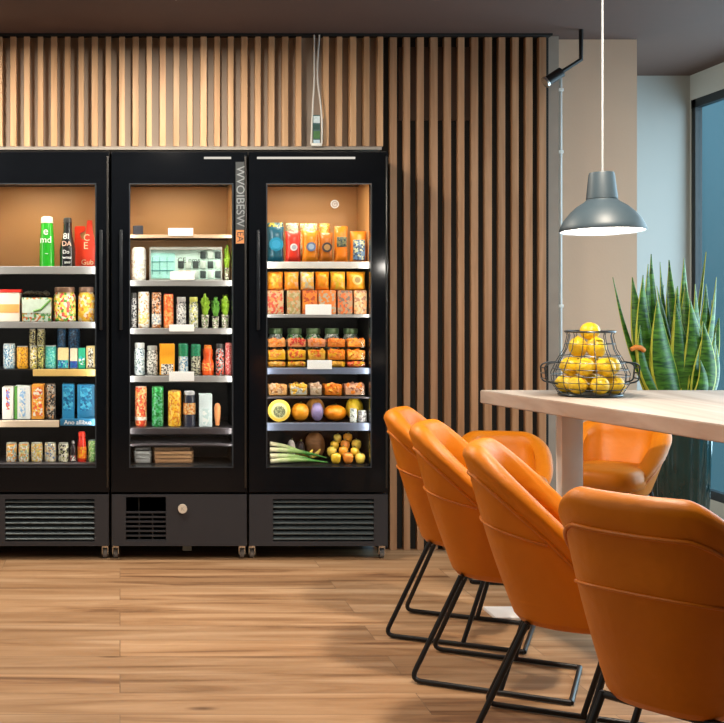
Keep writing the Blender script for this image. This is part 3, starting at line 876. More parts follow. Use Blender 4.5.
g = 'cans on the bottom shelf of the left fridge'
z = shelf_z(463.5)
for i, a in enumerate([(5.5, 16.5, 'leftmost floral can on the bottom shelf of the left fridge'), (18, 29, 'second floral can from the left on the bottom shelf of the left fridge'), (30.5, 42.5, 'yellow floral can in the middle of the bottom shelf of the left fridge'), (44, 56, 'fourth floral can on the bottom shelf of the left fridge, with blue dots'), (58, 68.5, 'black and cream patterned can before the dark bottle, left fridge')]):
    cs = [[W_, (.85, .5, .12), (.3, .5, .5), (.75, .28, .05)], [W_, (.75, .7, .3), (.3, .5, .42), (.8, .35, .08)], [W_, (.85, .68, .2), (.5, .5, .3), (.8, .45, .1)], [W_, (.75, .72, .5), (.12, .25, .5), (.75, .5, .2)], [(.7, .68, .5), K_, (.4, .42, .2), W_]][i]
    can(a[0], a[1], 443.5, z, cs, a[2], g, lid=(.62, .66, .60), scale=75)
bottle(70, 76, 441, z, (.03, .02, .025), 'small dark bottle between the cans and the red bottle', g, cap=(.35, .33, .33), band=(.05, .3, ), bandcol=prt([K_, (.5, .1, .12), W_], 90))
bottle(77, 86.5, 432, z, (.70, .03, .015), 'red bottle with an orange label, bottom shelf of the left fridge', g, cap=(.75, .04, .02), prof=[(0, 0), (.95, 0), (1, .03), (1, .5), (.92, .62), (.80, .75), (.74, .86)], band=(.12, .5), bandcol=prt([OR, YE, (.8, .12, .02)], 80))
can(88, 96, 440.5, z, [(.25, .45, .12), (.55, .65, .35), (.12, .3, .1)], 'green can at the right end of the bottom shelf of the left fridge', g, lid=(.2, .3, .28))

# --- middle fridge
z = shelf_z(235)
carton(133, 143.5, 225.5, z, M_ink, 'small black box on the thin upper shelf of the middle fridge', None, d=.06, name='small_box', cat='box')
g = None
z = shelf_z(280.5)
o = bottle(131.5, 146.5, 247, z, (.74, .72, .66), 'white dome-topped shaker bottle, left of the glass display case', None, cap=(.82, .80, .76), prof=[(0, 0), (.97, 0), (1, .02), (1, .62), (.97, .64)], band=(.06, .6), bandcol=prt([W_, (.45, .42, .36), W_, (.62, .6, .55)], 60))
o.children[0].data.transform(Matrix.Identity(4))
# display case of small containers
Y = PY; xc, w = span(150, 223.5, Y); h = pz(247, Y) - z; hw = w / 2
t = thing('display_case', 'pale green glass display case of small compartments in the middle fridge', 'case', (xc, Y, z))
b = MB(); b.frame(-hw, hw, 0, h, -hw + .006, hw - .006, .006, h - .014, 0, .05); b.box(-hw, hw, .046, .05, 0, h); b.build('case_frame', mat('case_frame', (.34, .36, .33), .4), t, smooth=False)
b = MB(); b.box(-hw + .006, hw - .006, .010, .045, .006, h - .014); b.build('case_back', mat('case_back', (.62, .84, .76), .5, var=.2, scale=14), t, smooth=False)
b = MB(); b.box(-hw * .98, -hw * .30, .006, .010, .012, h - .03); cp = b.build('case_pane', mat('case_teal', (.40, .80, .72), .35, var=.3, scale=25), t, smooth=False)
b = MB()
for i in range(3): b.box(-hw * .93 + i * hw * .2, -hw * .93 + i * hw * .2 + .003, .004, .007, .03, h - .05)
b.box(-hw * .95, -hw * .34, .004, .007, h * .55, h * .55 + .004); b.box(-hw * .95, -hw * .34, .004, .007, h * .28, h * .28 + .006); b.build('case_grid', mat('case_grid', (.10, .34, .34), .4), cp, smooth=False)
rn = random.Random(5)
for r_ in range(3):
    for c_ in range(6):
        if r_ == 2 and c_ < 3: continue
        xx = -hw * .22 + c_ * hw * .205; zz = .012 + r_ * h * .29
        q = MB(); q.box(xx, xx + hw * .16, .003, .011, zz, zz + h * .22, .003)
        pink = r_ == 0 and c_ < 2
        q.build('compartment', mat('comp_pink', (.72, .36, .24), .4) if pink else mat('comp_dark' if (r_ + c_) % 2 else 'comp_pale', (.05, .07, .07) if (r_ + c_) % 2 else (.55, .66, .60), .4), t)
text('CE nms', .036, M_ink, t, (hw * .08, .0025, h * .60)); 
b = MB(); b.box(-hw + .006, hw - .006, -.0015, 0, .006, h - .014); b.build('case_glass', M_pane, t, smooth=False)


def leafy(x0, x1, yt, zs, label, group, col, Y=PY, pot=True, seed=1):
    xc, w = span(x0, x1, Y); h = pz(yt, Y) - zs; r = w / 2 * .92
    t = thing('lettuce_pot', label, 'lettuce', (xc, Y + r, zs), 0, group)
    hp = h * .34
    b = MB(); b.lathe([(0, 0), (r * .62, 0), (r * .8, hp), (r * .74, hp), (r * .6, .004)], n=18); b.build('pot', prt([W_, K_, (.2, .35, .12), (.35, .3, .25)], 90), t)
    rn = random.Random(seed); b = MB()
    for i in range(60):
        a = rn.uniform(0, 2 * PI); ti = rn.uniform(.1, .95); L = h * rn.uniform(.40, .70) * (1 - .25 * ti)
        rad = Vector((math.cos(a), math.sin(a), 0)); side = Vector((-rad.y, rad.x, 0))
        rows = []
        for j in range(5):
            q = j / 4
            c = rad * (r * .9 * ti * q ** 1.3) + Vector((0, 0, hp * .85 + L * q * (1 - .25 * ti * q)))
            wd = r * .58 * math.sin(PI * min(.93, q * .85 + .12))
            row = []
            for m_ in (-1, -.4, .4, 1):
                row.append(b.bm.verts.new(c + side * wd * m_ + rad * (.007 * math.sin(9 * q + 5 * m_ + i)) + Vector((0, 0, rn.uniform(-.003, .003)))))
            rows.append(row)
        for u, v in zip(rows, rows[1:]):
            for m_ in range(3): b.bm.faces.new((u[m_], u[m_ + 1], v[m_ + 1], v[m_]))
    lo = b.build('leaves', mat(*col), t)
    md = lo.modifiers.new('thick', 'SOLIDIFY'); md.thickness = .0012
    return t


LG = ('lettuce_light', (.30, .52, .03), .45, 0, .45, 40); LD = ('lettuce_dark', (.12, .36, .04), .45, 0, .45, 40)
leafy(224.8, 232.3, 243, z, 'bag of bright green lettuce at the right of the glass display case', None, LG, seed=11)

g = 'jars on the second lit shelf of the middle fridge'
z = shelf_z(328.5)
jar(131, 137, 293, z, [K_, (.25, .25, .26), (.45, .45, .45)], 'slim dark jar at the left end above the first tag rail', g, scale=100)
can(138, 150, 292, z, [W_, (.70, .66, .6), (.75, .70, .62), (.55, .3, .12)], 'tall white tin with orange print, middle fridge', g, band=(.12, .42, [(.8, .5, .12), (.75, .6, .3), W_]), lid=(.75, .74, .7), scale=70)
can(152, 162, 292.5, z, [(.55, .22, .05), (.75, .55, .42), K_, (.35, .12, .04)], 'bronze and black patterned tin between the white tin and the red can', g, scale=75, lid=(.3, .1, .04), band=(.1, .4, [W_, (.3, .4, .5), (.6, .5, .4)]))
can(164, 174.5, 294, z, [(.80, .10, .02), (.85, .25, .05), (.85, .40, .15)], 'red orange can in the upper jar row of the middle fridge', g, scale=60, lid=(.6, .04, .02))
jar(177, 187.5, 297, z, [(.35, .36, .37), (.55, .56, .57), (.10, .10, .11), (.75, .75, .72)], 'grey glass jar next to the red orange can', g, lid=(.5, .5, .5))
jar(190, 199.5, 297, z, [(.45, .48, .38), (.62, .62, .2), (.12, .15, .10), (.7, .7, .66)], 'glass jar with a yellow lid beside the lettuce pots', g, lid=(.55, .55, .12))
for i, (a, c, lb) in enumerate([(201, 212, 'left lettuce pot of three, pale green leaves, middle fridge'), (212, 222, 'central lettuce pot of three, dark green leaves, middle fridge'), (221.5, 232.5, 'right lettuce pot of three, against the fridge side')]):
    leafy(a, c, 289 if i != 1 else 293, z, lb, 'lettuce pots in the middle fridge', LG if i != 1 else LD, seed=i + 2)

g = 'jars and boxes on the third lit shelf of the middle fridge'
z = shelf_z(376)
jar(134, 145.5, 343, z, [(.55, .66, .72), (.75, .80, .80), (.15, .22, .26), (.4, .5, .5)], 'pale blue glass jar at the left end of the lower jar row', g, lid=(.6, .62, .62))
jar(147, 158.5, 346, z, [(.65, .64, .60), (.30, .30, .28), (.12, .12, .11), (.75, .74, .7)], 'grey speckled glass jar beside the orange box', g, lid=(.35, .35, .33))
carton(160, 175.5, 344, z, mat('box_orange', (.90, .38, .02), .4, var=.06), 'bright orange box on a pale speckled foot, middle fridge', g, d=.07, name='food_box', cat='box', band=(.02, .36, .82, prt([(.7, .62, .55), K_, W_], 90)))
can(179, 189.5, 344, z, [(.45, .62, .75), W_, (.10, .25, .42)], 'blue and white can with a green lid, middle fridge', g, band=(.6, .98, [(.02, .28, .14), (.02, .22, .10)]), lid=(.02, .25, .12))
can(192, 202, 344.5, z, [(.35, .35, .25), K_, (.55, .55, .42)], 'dark can with a green top next to the red bottle', g, band=(.62, .98, [(.02, .30, .15), (.02, .20, .10)]), lid=(.02, .25, .12))
bottle(203, 215.5, 345, z, (.80, .10, .015), 'red orange bottle with a rounded waist, middle fridge', g, cap=(.75, .20, .02), prof=[(0, 0), (.95, 0), (1, .05), (.96, .45), (.70, .56), (.84, .68), (.82, .84), (.6, .9)], band=(.15, .4), bandcol=prt([(.85, .2, .03), (.9, .45, .12), (.75, .06, .02)], 80))
jar(217, 226, 344, z, [K_, (.5, .48, .48), (.2, .2, .2), (.7, .1, .06)], 'black and white patterned jar right of the red bottle', g)
can(226.5, 233, 343, z, [(.65, .12, .12), (.75, .4, .35), (.45, .06, .06)], 'pinkish red tin at the right end of the lower jar row', g, lid=(.5, .1, .1))

g = 'tall drinks on the lowest lit shelf of the middle fridge'
z = shelf_z(428)
can(135, 147.5, 387, z, [(.75, .10, .03), (.80, .32, .10), (.80, .5, .25), (.6, .04, .02)], 'tall red can at the left end of the drinks row', g, scale=60, lid=(.7, .5, .4), band=(.16, .24, [W_, (.6, .5, .45)]))
can(152, 164.5, 387, z, [(.01, .28, .05), (.05, .45, .12), (.01, .18, .03), (.15, .5, .3)], 'tall emerald green can in the drinks row', g, scale=60, lid=(.03, .2, .05))
can(168.5, 182.5, 391, z, [(.92, .50, .03), (.92, .62, .10), (.75, .25, .02)], 'tall orange yellow can in the drinks row', g, scale=60, lid=(.4, .2, .03))
bottle(184, 197, 391, z, (.03, .035, .06), 'dark bottle with an orange label in the drinks row', g, cap=(.42, .45, .5), prof=[(0, 0), (1, 0), (1, .04), (.96, .7), (.9, .8), (.84, .9)], band=(.34, .66), bandcol=prt([(.8, .42, .12), (.75, .6, .35), (.6, .2, .04)], 80))
carton(200, 213.5, 394, z, mat('carton_ice', (.62, .75, .80), .35, var=.2, scale=25), 'pale icy blue carton at the right end of the drinks row', g, d=.07, band=(.06, .55, .5, prt([(.75, .82, .84), (.5, .68, .72)], 40)), gable=False)
b = MB(); xc, w = span(215.5, 222.5, PY); b.lathe([(0, 0), (.3 * w, .006), (.46 * w, .06), (.5 * w, .095), (.3 * w, .112), (0, .116)], n=14); o = b.build('orange_reflection', mat('orange_reflection', (.80, .32, .12), .45), loc=(xc, PY + .02, z)); tag(o, 'orange reflection shaped as an upright solid beside the icy blue carton', 'orange_reflection', None)  # an orange reflection in the fridge, modelled as a solid piece
z = pz(467, D) + .001
g = 'crates in the bottom of the middle fridge'
wd = wood('crate_wood', (.26, .13, .06), (.42, .25, .13), 'X', grain=20)
for (a, c, m_, lb) in ((134, 152, mat('crate_grey', (.30, .31, .31), .5, var=.4, scale=30), 'grey plastic crate in the dark bottom of the middle fridge'), (154, 195, wd, 'low wooden crate in the dark bottom of the middle fridge')):
    xc, w = span(a, c, PY + .04); hw = w / 2; h = pz(451, PY + .04) - z
    b = MB()
    for i in range(3): b.box(-hw, hw, 0, .008, h * i / 3 + .002, h * (i + 1) / 3 - .002); b.box(-hw, hw, .15, .158, h * i / 3 + .002, h * (i + 1) / 3 - .002)
    b.box(-hw, -hw + .008, 0, .158, 0, h); b.box(hw - .008, hw, 0, .158, 0, h); b.box(-hw, hw, 0, .158, 0, .005)
    o = b.build('crate', m_, loc=(xc, PY + .04, z), smooth=False); tag(o, lb, 'crate', g)

# --- right fridge
g = 'packs on the top shelf of the right fridge'
z = shelf_z(262)
mo = lambda n, c, **k: mat('pack_' + n, c, .32, coat=.2, **k)
pk = [(267.5, 285.5, 226.5, mo('teal', (.01, .10, .16)), 'teal pack with a big round blue emblem', (.50, .82, mat('em_teal', (.015, .22, .36), .3), mat('em_blue', (.04, .30, .50), .3)), None),
      (286.5, 303, 231, mo('red', (.78, .04, .02)), 'red pack with a white round emblem', (.48, .46, mat('em_white', (.75, .72, .70), .3), mat('em_grey', (.40, .42, .48), .3)), None),
      (304, 321.5, 230, mo('orange', (.84, .25, .01)), 'bright orange pack with a blue round emblem, right of the red pack', (.48, .56, mat('em_navy', (.14, .20, .36), .3), mat('em_steel', (.36, .46, .60), .3)), None),
      (322, 336.5, 232.5, mo('amber', (.50, .14, .01)), 'amber pack with a dark round emblem', (.5, .72, mat('em_black', (.05, .04, .05), .3), mat('em_gold', (.50, .28, .10), .3)), None),
      (337.5, 352, 226, mo('orange2', (.80, .21, .01)), 'tall orange pack with a dark green panel', None, (.42, .70, prt([(.10, .12, .09), (.03, .05, .05), (.2, .2, .1)], 60))),
      (354, 371.5, 231, mo('orange3', (.80, .22, .01)), 'orange pack with a dark blue picture panel, by the fridge side', None, (.06, .72, prt([(.08, .16, .28), (.03, .05, .09), (.4, .42, .25)], 60)))]
for a in pk: pouch(*a[:3], z, a[3], a[4], g, emblem=a[5], window=a[6])
g = 'taller packs behind on the top shelf of the right fridge'
for a in [(268, 285, 221, prt([(.05, .12, .14), (.7, .6, .1), (.08, .25, .3)], 50), 'dark teal pack standing behind the teal emblem pack'), (287.5, 302, 221.5, prt([(.75, .70, .55), (.8, .75, .4), (.35, .33, .25)], 60), 'cream pack standing behind the red pack'),
          (303, 322, 222, prt([(.85, .66, .35), (.85, .45, .08), (.85, .8, .62)], 55), 'cream and orange pack standing behind the bright orange pack'), (323, 336, 222, prt([(.85, .42, .05), (.75, .2, .02), (.85, .6, .2)], 60), 'flame orange pack standing behind the amber pack')]:
    pouch(a[0], a[1], a[2] + 1.2, z, a[3], a[4], g, Y=PY + .075)

g = 'small packs in two layers on the second shelf of the right fridge'
z = shelf_z(314.5)
zl = z
low = [(267.5, 284.5, [(.55, .38, .22), (.6, .08, .05), (.62, .26, .08)], 'cream and red pack at the left end of the lower layer, second shelf'), (288, 302, [(.52, .42, .26), (.35, .3, .12), (.6, .25, .1)], 'cream pack with olive print, second in the lower layer'),
       (304, 319.5, [(.72, .20, .05), (.78, .26, .03), (.5, .08, .03)], 'orange red pack behind the white tag, lower layer of second shelf'), (320.5, 339, [(.75, .22, .05), (.45, .4, .3), (.75, .22, .03)], 'wide rust orange pack, fourth in the lower layer'),
       (340.5, 356, [(.45, .28, .16), (.7, .16, .04), (.2, .15, .12)], 'brown and red pack, fifth in the lower layer'), (357.5, 371, [(.72, .30, .1), (.58, .42, .22), (.3, .12, .05)], 'pack with cream basket print at the right end of the lower layer')]
for x0, x1, cs, lb in low:
    carton(x0, x1, 290.5, z, prt(cs, 48), lb, g, d=.08, name='food_pack', cat='pack')
zu = pz(290.5, PY) + .0008
up = [(267.5, 285, [(.86, .28, .01), (.88, .42, .05), (.75, .2, .02)], 'left orange slice pack of the upper layer, second shelf'), (285.8, 301.5, [(.88, .30, .02), (.88, .36, .03), (.8, .4, .2)], 'second orange slice pack of the upper layer'),
      (302.3, 317.5, [(.85, .50, .10), (.6, .58, .42), (.88, .46, .05)], 'yellow grey pack above the white tag, upper layer'), (318.3, 333, [(.86, .24, .005), (.88, .30, .01), (.88, .34, .02)], 'glowing plain orange pack, fourth of the upper layer'),
      (333.8, 350, [(.88, .36, .02), (.70, .50, .04), (.88, .46, .10)], 'yellow orange pack with lime print, fifth of the upper layer'), (350.8, 371, [(.86, .32, .01), (.88, .38, .02), (.85, .36, .02)], 'wide orange pack with a round crest at the right end of the upper layer')]
for i, (x0, x1, cs, lb) in enumerate(up):
    o = pouch(x0, x1, 271.5, zu, prt(cs, 40), lb, g, d=.075, emblem=None if i != 5 else (.55, .5, mat('em_crest', (.62, .50, .14), .3), mat('em_crest_dark', (.30, .18, .05), .3)))

g = 'trays of cut fruit on the middle shelf of the right fridge'
z = shelf_z(368)
nth = ['first', 'second', 'third', 'fourth', 'fifth', 'sixth']
xs = [267.5, 288, 309, 329.5, 350, 371]
rows_ = [(368, 360.5, 'bottom', [[YE, (.88, .48, .10), (.85, .25, .04)], [YE, (.88, .45, .08), (.75, .12, .03)], [OR, YE, (.86, .34, .02)], [YE, (.88, .42, .05), (.72, .3, .05)], [(.75, .10, .03), OR, YE]]),
         (360.5, 347.5, 'second', [[(.86, .36, .04), YE, (.80, .16, .03)], [(.88, .40, .06), (.75, .10, .02), YE], [YE, (.88, .44, .06), (.85, .14, .02)], [OR, YE, (.75, .2, .03)], [OR, (.92, .42, .04), (.85, .25, .02)]]),
         (347.5, 337, 'top', [[(.80, .30, .08), OR, (.8, .2, .04)], [(.82, .28, .12), (.80, .30, .10), RE], [(.82, .36, .16), (.8, .3, .15), OR], [OR, (.84, .30, .04), (.8, .2, .02)], [OR, (.86, .30, .02), (.5, .2, .05)]])]
zz = z
for (yb_, yt_, nm, cl) in rows_:
    h_ = (yb_ - yt_) * PY / F
    for i in range(5):
        what = {'bottom': 'yellow', 'second': 'golden', 'top': 'orange pink'}[nm]
        tray(xs[i] + .15, xs[i + 1] - .15, yt_, None, cl[i], '%s fruit tray, %s from left in the %s layer of the middle shelf' % (what, nth[i], nm), g, zs=pz(yb_, PY) if nm != 'bottom' else z, n=18)
g = 'herb jars behind the fruit trays'
for i in range(5):
    jar(xs[i] + 1.5, xs[i + 1] - 1.5, 328.5, z, [(.10, .35, .08), (.45, .52, .48), (.05, .12, .08), (.35, .45, .35)] if i in (1, 2) else [(.40, .47, .46), (.12, .15, .14), (.5, .54, .5), (.2, .28, .22)],
        '%s jar behind the fruit trays, %s from left' % ('green herb' if i in (1, 2) else 'grey green', nth[i]), g, Y=PY + .125, lid=(.12, .22, .10))

g = 'fruit trays on the wire shelf of the right fridge'
z = shelf_z(397)
ux = [267.5, 290, 311, 326, 347, 371]
for i, cs in enumerate([[(.85, .42, .15), (.8, .5, .3), (.4, .15, .04)], [YE, (.92, .5, .04), (.7, .65, .55)], [(.72, .5, .35), (.8, .62, .45), (.5, .3, .15)], [OR, (.92, .42, .04)], [(.45, .2, .12), OR, (.7, .35, .2)]]):
    tray(ux[i] + .5, ux[i + 1] - .5, 381.5, None, cs, '%s tray, %s from left above the whole fruit' % (['brown orange nut', 'yellow citrus', 'pale nut', 'orange cube', 'rust and orange'][i], nth[i]), g, zs=z, n=16)

g = 'whole fruit on the fourth shelf of the right fridge'
z = shelf_z(423)


def gourd(x0, x1, yt, zs, col, label, cat='pumpkin', name='pumpkin', Y=PY, ribs=9, amp=.07, stem=True, group=g, sx=1.0):
    xc, w = span(x0, x1, Y); r = w / 2 * 1.0; h = 1.06 * (pz(yt, Y) - zs) * (.94 if stem else 1)
    prof = []
    for i in range(13):
        a = -PI / 2 + PI * i / 12
        prof.append((max(0, r * math.cos(a) ** .9) if 0 < i < 12 else 0, h / 2 + h / 2 * math.sin(a) * (1 - (.10 if i in (12,) else 0))))
    b = MB(); b.lathe(prof, n=36, wob=(lambda a, z_: 1 - amp + amp * abs(math.cos(a * ribs / 2))) if ribs else None)
    o = b.build(name, col, loc=(xc, Y + r, zs), angle=80); tag(o, label, cat, group)
    if stem:
        b = MB(); b.tube([(0, 0, h * .88), (.002, -.001, h * .98), (.006, -.002, h * 1.06)], lambda q: .005 - .002 * q, 8); b.build('stem', mat('stem_green', (.20, .22, .06), .6), o)
    return o


# halved melon
xc, w = span(267.5, 292, PY); r = w / 2; h = pz(399.5, PY) - z
t = thing('melon_half', 'halved melon with yellow rind and dark seeds, left end of the whole fruit', 'melon', (xc, PY, z), 0, g)
b = MB(); vs = b.ball((0, 0, 0), 1, 1, 1, 1, 3)
for v in vs: v.co = Vector((v.co.x * r * .97, max(0, v.co.y) * r * .9, v.co.z * h / 2 + h / 2))
b.build('rind', mat('melon_rind', (.85, .58, .08), .45), t)
b = MB(); b.tube([(0, -.0015, h / 2), (0, .002, h / 2)], h * .36, 28); b.build('flesh', mat('melon_flesh', (.75, .68, .30), .4), t)
b = MB(); b.tube([(0, -.003, h / 2 - .004), (0, .002, h / 2 - .004)], h * .27, 24); b.build('seeds', prt([(.10, .12, .07), (.4, .42, .25), (.18, .2, .1)], 110), t)
gourd(293.5, 312.3, 403.5, z, mat('squash_orange', (.84, .32, .015), .4), 'round yellow orange squash beside the halved melon', name='squash', cat='squash')
gourd(313.8, 326.6, 404, z, mat('cabbage_purple', (.26, .22, .45), .5, var=.5, scale=60), 'purple cabbage between the squash and the orange pumpkin', name='cabbage', cat='cabbage', ribs=5, amp=.12, stem=False)
gourd(310.5, 331, 398.5, z, mat('pear_orange', (.75, .36, .08), .45), 'brown orange pumpkin behind the purple cabbage', Y=PY + .085)
gourd(328.2, 351.5, 405.5, z, mat('pumpkin_orange', (.86, .27, .008), .4), 'large flat orange pumpkin right of the purple cabbage', ribs=0)
gourd(352.5, 371, 396.8 + 2.5, z, mat('melon_yellow', (.90, .62, .03), .4), 'big yellow melon at the right end of the whole fruit', name='melon', cat='melon', ribs=0, stem=False, Y=PY + .05)
can(352.5, 360, 409, z, [(.55, .62, .60), (.2, .25, .24), (.7, .74, .72)], 'small clear cup before the yellow melon, left one of two', 'cups before the yellow melon', name='cup', cat='cup', Y=PY - .03)
can(361, 370.5, 411, z, [(.25, .26, .28), (.5, .5, .52), (.08, .08, .09)], 'small smoky cup before the yellow melon, right one of two', 'cups before the yellow melon', name='cup', cat='cup', Y=PY - .03)

# bottom: leeks, loaf, peppers
z = pz(467, D) + .0012
M_leek = None


def leek_mat():
    m, nt, b_ = nodes_of('leek')
    tc = nt.nodes.new('ShaderNodeTexCoord'); sp = nt.nodes.new('ShaderNodeSeparateXYZ'); nt.links.new(tc.outputs['Object'], sp.inputs[0])
    n = nt.nodes.new('ShaderNodeTexNoise'); n.inputs['Scale'].default_value = 30; nt.links.new(tc.outputs['Object'], n.inputs['Vector'])
    ad = nt.nodes.new('ShaderNodeMath'); ad.operation = 'MULTIPLY_ADD'; ad.inputs[1].default_value = .12; nt.links.new(n.outputs['Fac'], ad.inputs[0]); nt.links.new(sp.outputs['X'], ad.inputs[2])
    r = nt.nodes.new('ShaderNodeValToRGB'); e = r.color_ramp.elements
    e[0].position = .08; e[0].color = (.78, .72, .50, 1); e[1].position = .26; e[1].color = (.05, .22, .03, 1)
    q = e.new(.16); q.color = (.40, .55, .20, 1)
    nt.links.new(ad.outputs[0], r.inputs['Fac']); nt.links.new(r.outputs['Color'], b_.inputs['Base Color']); b_.inputs['Roughness'].default_value = .45
    return m


M_leek = leek_mat()
lk = [((268, 462.5), (328, 463.0), .012, 'pale leek lying along the bottom, lowest of the leek bundle'), ((267.5, 456), (320, 462), .013, 'leek second from the bottom of the leek bundle'), ((267.5, 449.5), (327, 458), .012, 'leek with a long dark green top, third up in the bundle'), ((267.5, 443.5), (312, 457), .011, 'uppermost leek of the bundle, sloping down to the right')]
for i, (p0, p1, r_, lb) in enumerate(lk):
    Y_ = PY + .0 + .022 * i
    a = Vector((px(p0[0], Y_) + .012, Y_, max(z + r_ + i * .003, pz(p0[1], Y_)))); c = Vector((px(p1[0], Y_), Y_ + .01, max(z + r_ * .5, pz(p1[1], Y_))))
    v = c - a
    b = MB(); pts = [Vector((0, 0, 0)) + v * q + Vector((0, 0, .010 * math.sin(PI * q))) for q in [k_ / 12 for k_ in range(13)]]
    b.tube(pts, lambda q, r_=r_: r_ * (1 - .75 * max(0, q - .45) / .55), 10)
    o = b.build('leek', M_leek, loc=a); tag(o, lb, 'leek', 'leeks in the bottom of the right fridge')
g = 'produce in the bottom of the right fridge'
gourd(310.5, 333, 434.5, z, wood('loaf', (.18, .07, .02), (.42, .20, .08), 'X', grain=40, long=.3), 'round brown loaf with dark stripes behind the leeks', name='bread_loaf', cat='bread', ribs=0, stem=False, Y=PY + .14)
gourd(289.5, 299, 440, z, mat('onion_pale', (.70, .62, .58), .4, var=.25, scale=50), 'pale onion behind the leeks', name='onion', cat='onion', ribs=0, Y=PY + .12)
gourd(299.5, 309.5, 441.5, z, mat('aubergine', (.03, .015, .02), .3), 'dark aubergine between the onion and the loaf', name='aubergine', cat='aubergine', ribs=0, Y=PY + .12)
pos = []
rn = random.Random(21)
sizes = [(333, 345, 0), (345.5, 358, 0), (358.5, 370, 0), (331, 342, 1), (343, 354.5, 1), (355.5, 366, 1), (336, 346, 2), (347, 358, 2), (359, 370.5, 2), (341, 351, 3), (352, 363, 3)]
names = ['low in front', 'low in the middle of the front', 'low at the right of the front', 'second tier, left', 'second tier, centre', 'second tier, right', 'third tier, left', 'third tier, centre', 'third tier, right', 'top, left', 'top, right']
for i, (x0, x1, tier) in enumerate(sizes):
    Y_ = PY - .02 + .055 * tier
    zz = z + .028 * tier
    xc, w = span(x0, x1, Y_)
    col = [(.92, .55, .04), (.90, .38, .03), (.92, .64, .10), (.85, .28, .04)][(i * 7 + tier) % 4]
    nmcol = ['yellow', 'orange', 'pale yellow', 'red orange'][(i * 7 + tier) % 4]
    r = w / 2 * .95
    prof = [(0, .004), (r * .55, 0), (r * .85, r * .45), (r, r * 1.1), (r * .9, r * 1.7), (r * .45, r * 1.98), (0, r * 1.85)]
    b = MB(); b.lathe(prof, n=24, wob=lambda a, z_: 1 - .08 + .08 * abs(math.cos(a * 2)))
    o = b.build('pepper', mat('pepper_%d' % ((i * 7 + tier) % 4), col, .25, coat=.5), loc=(xc, Y_ + r, zz), angle=80)
    o.rotation_euler = (0, 0, rn.uniform(0, 3))
    tag(o, '%s pepper in the pile beside the leeks, %s' % (nmcol, names[i]), 'pepper', 'peppers in the bottom of the right fridge')
    b = MB(); b.tube([(0, 0, r * 1.8), (.001, 0, r * 2.05), (.005, 0, r * 2.2)], .003, 6); b.build('stem', mat('stem_green', (.20, .22, .06), .6), o)
for i, (x0, x1) in enumerate([(303, 312), (314, 322)]):
    Y_ = PY + .092; xc, w = span(x0, x1, Y_)
    pts = [(w * 1.1 * math.cos(a), 0, .05 + .05 * -math.cos(a * .5) + .045) for a in [PI * .1 + PI * .7 * q / 10 for q in range(11)]]
    pts = [(-w + 2 * w * q / 10, 0, .022 + .05 * (q / 10 - .4) ** 2 * 2) for q in range(11)]
    b = MB(); b.tube(pts, lambda q: .011 * (1 - abs(2 * q - 1) ** 3 * .7), 8)
    o = b.build('banana', mat('banana', (.92, .66, .10), .4), loc=(xc, Y_ + .03 * i, z + .0)); tag(o, ['yellow banana behind the leeks, nearer the onion', 'yellow banana in front of the brown loaf'][i], 'banana', 'bananas in the bottom of the right fridge')


# ------------------------------------------------------------------ tub chairs
def chair_plan(a, A=.235, B=.215, Af=.235, e=.78):
    c, s_ = math.cos(a), math.sin(a)
    x = -math.copysign(abs(c) ** e, c) * (A if c > 0 else Af)
    y = math.copysign(abs(s_) ** e, s_) * B
    return x, y


AMAX = R(136)
ZTOP, ZBOT = .84, .365


def kz(z): return 1 - .30 * max(0, (ZTOP - z) / (ZTOP - ZBOT)) ** 1.45


def rim_h(x):
    u = min(1, max(0, (x + .21) / .38))
    return ZTOP - .36 * (u ** 1.15)


CC = (.045, 0)


def outer(a, z):
    x, y = chair_plan(a); k_ = kz(z)
    return Vector((CC[0] + (x - CC[0]) * k_ + .05 * max(0, (ZTOP - z) / (ZTOP - ZBOT)) ** 1.2, y * k_, z))


def normal(a):
    d = .01
    p, q = Vector((*chair_plan(a - d), 0)), Vector((*chair_plan(a + d), 0))
    t_ = q - p
    return Vector((-t_.y, t_.x, 0)).normalized() if t_.length > 1e-9 else Vector((-1, 0, 0))


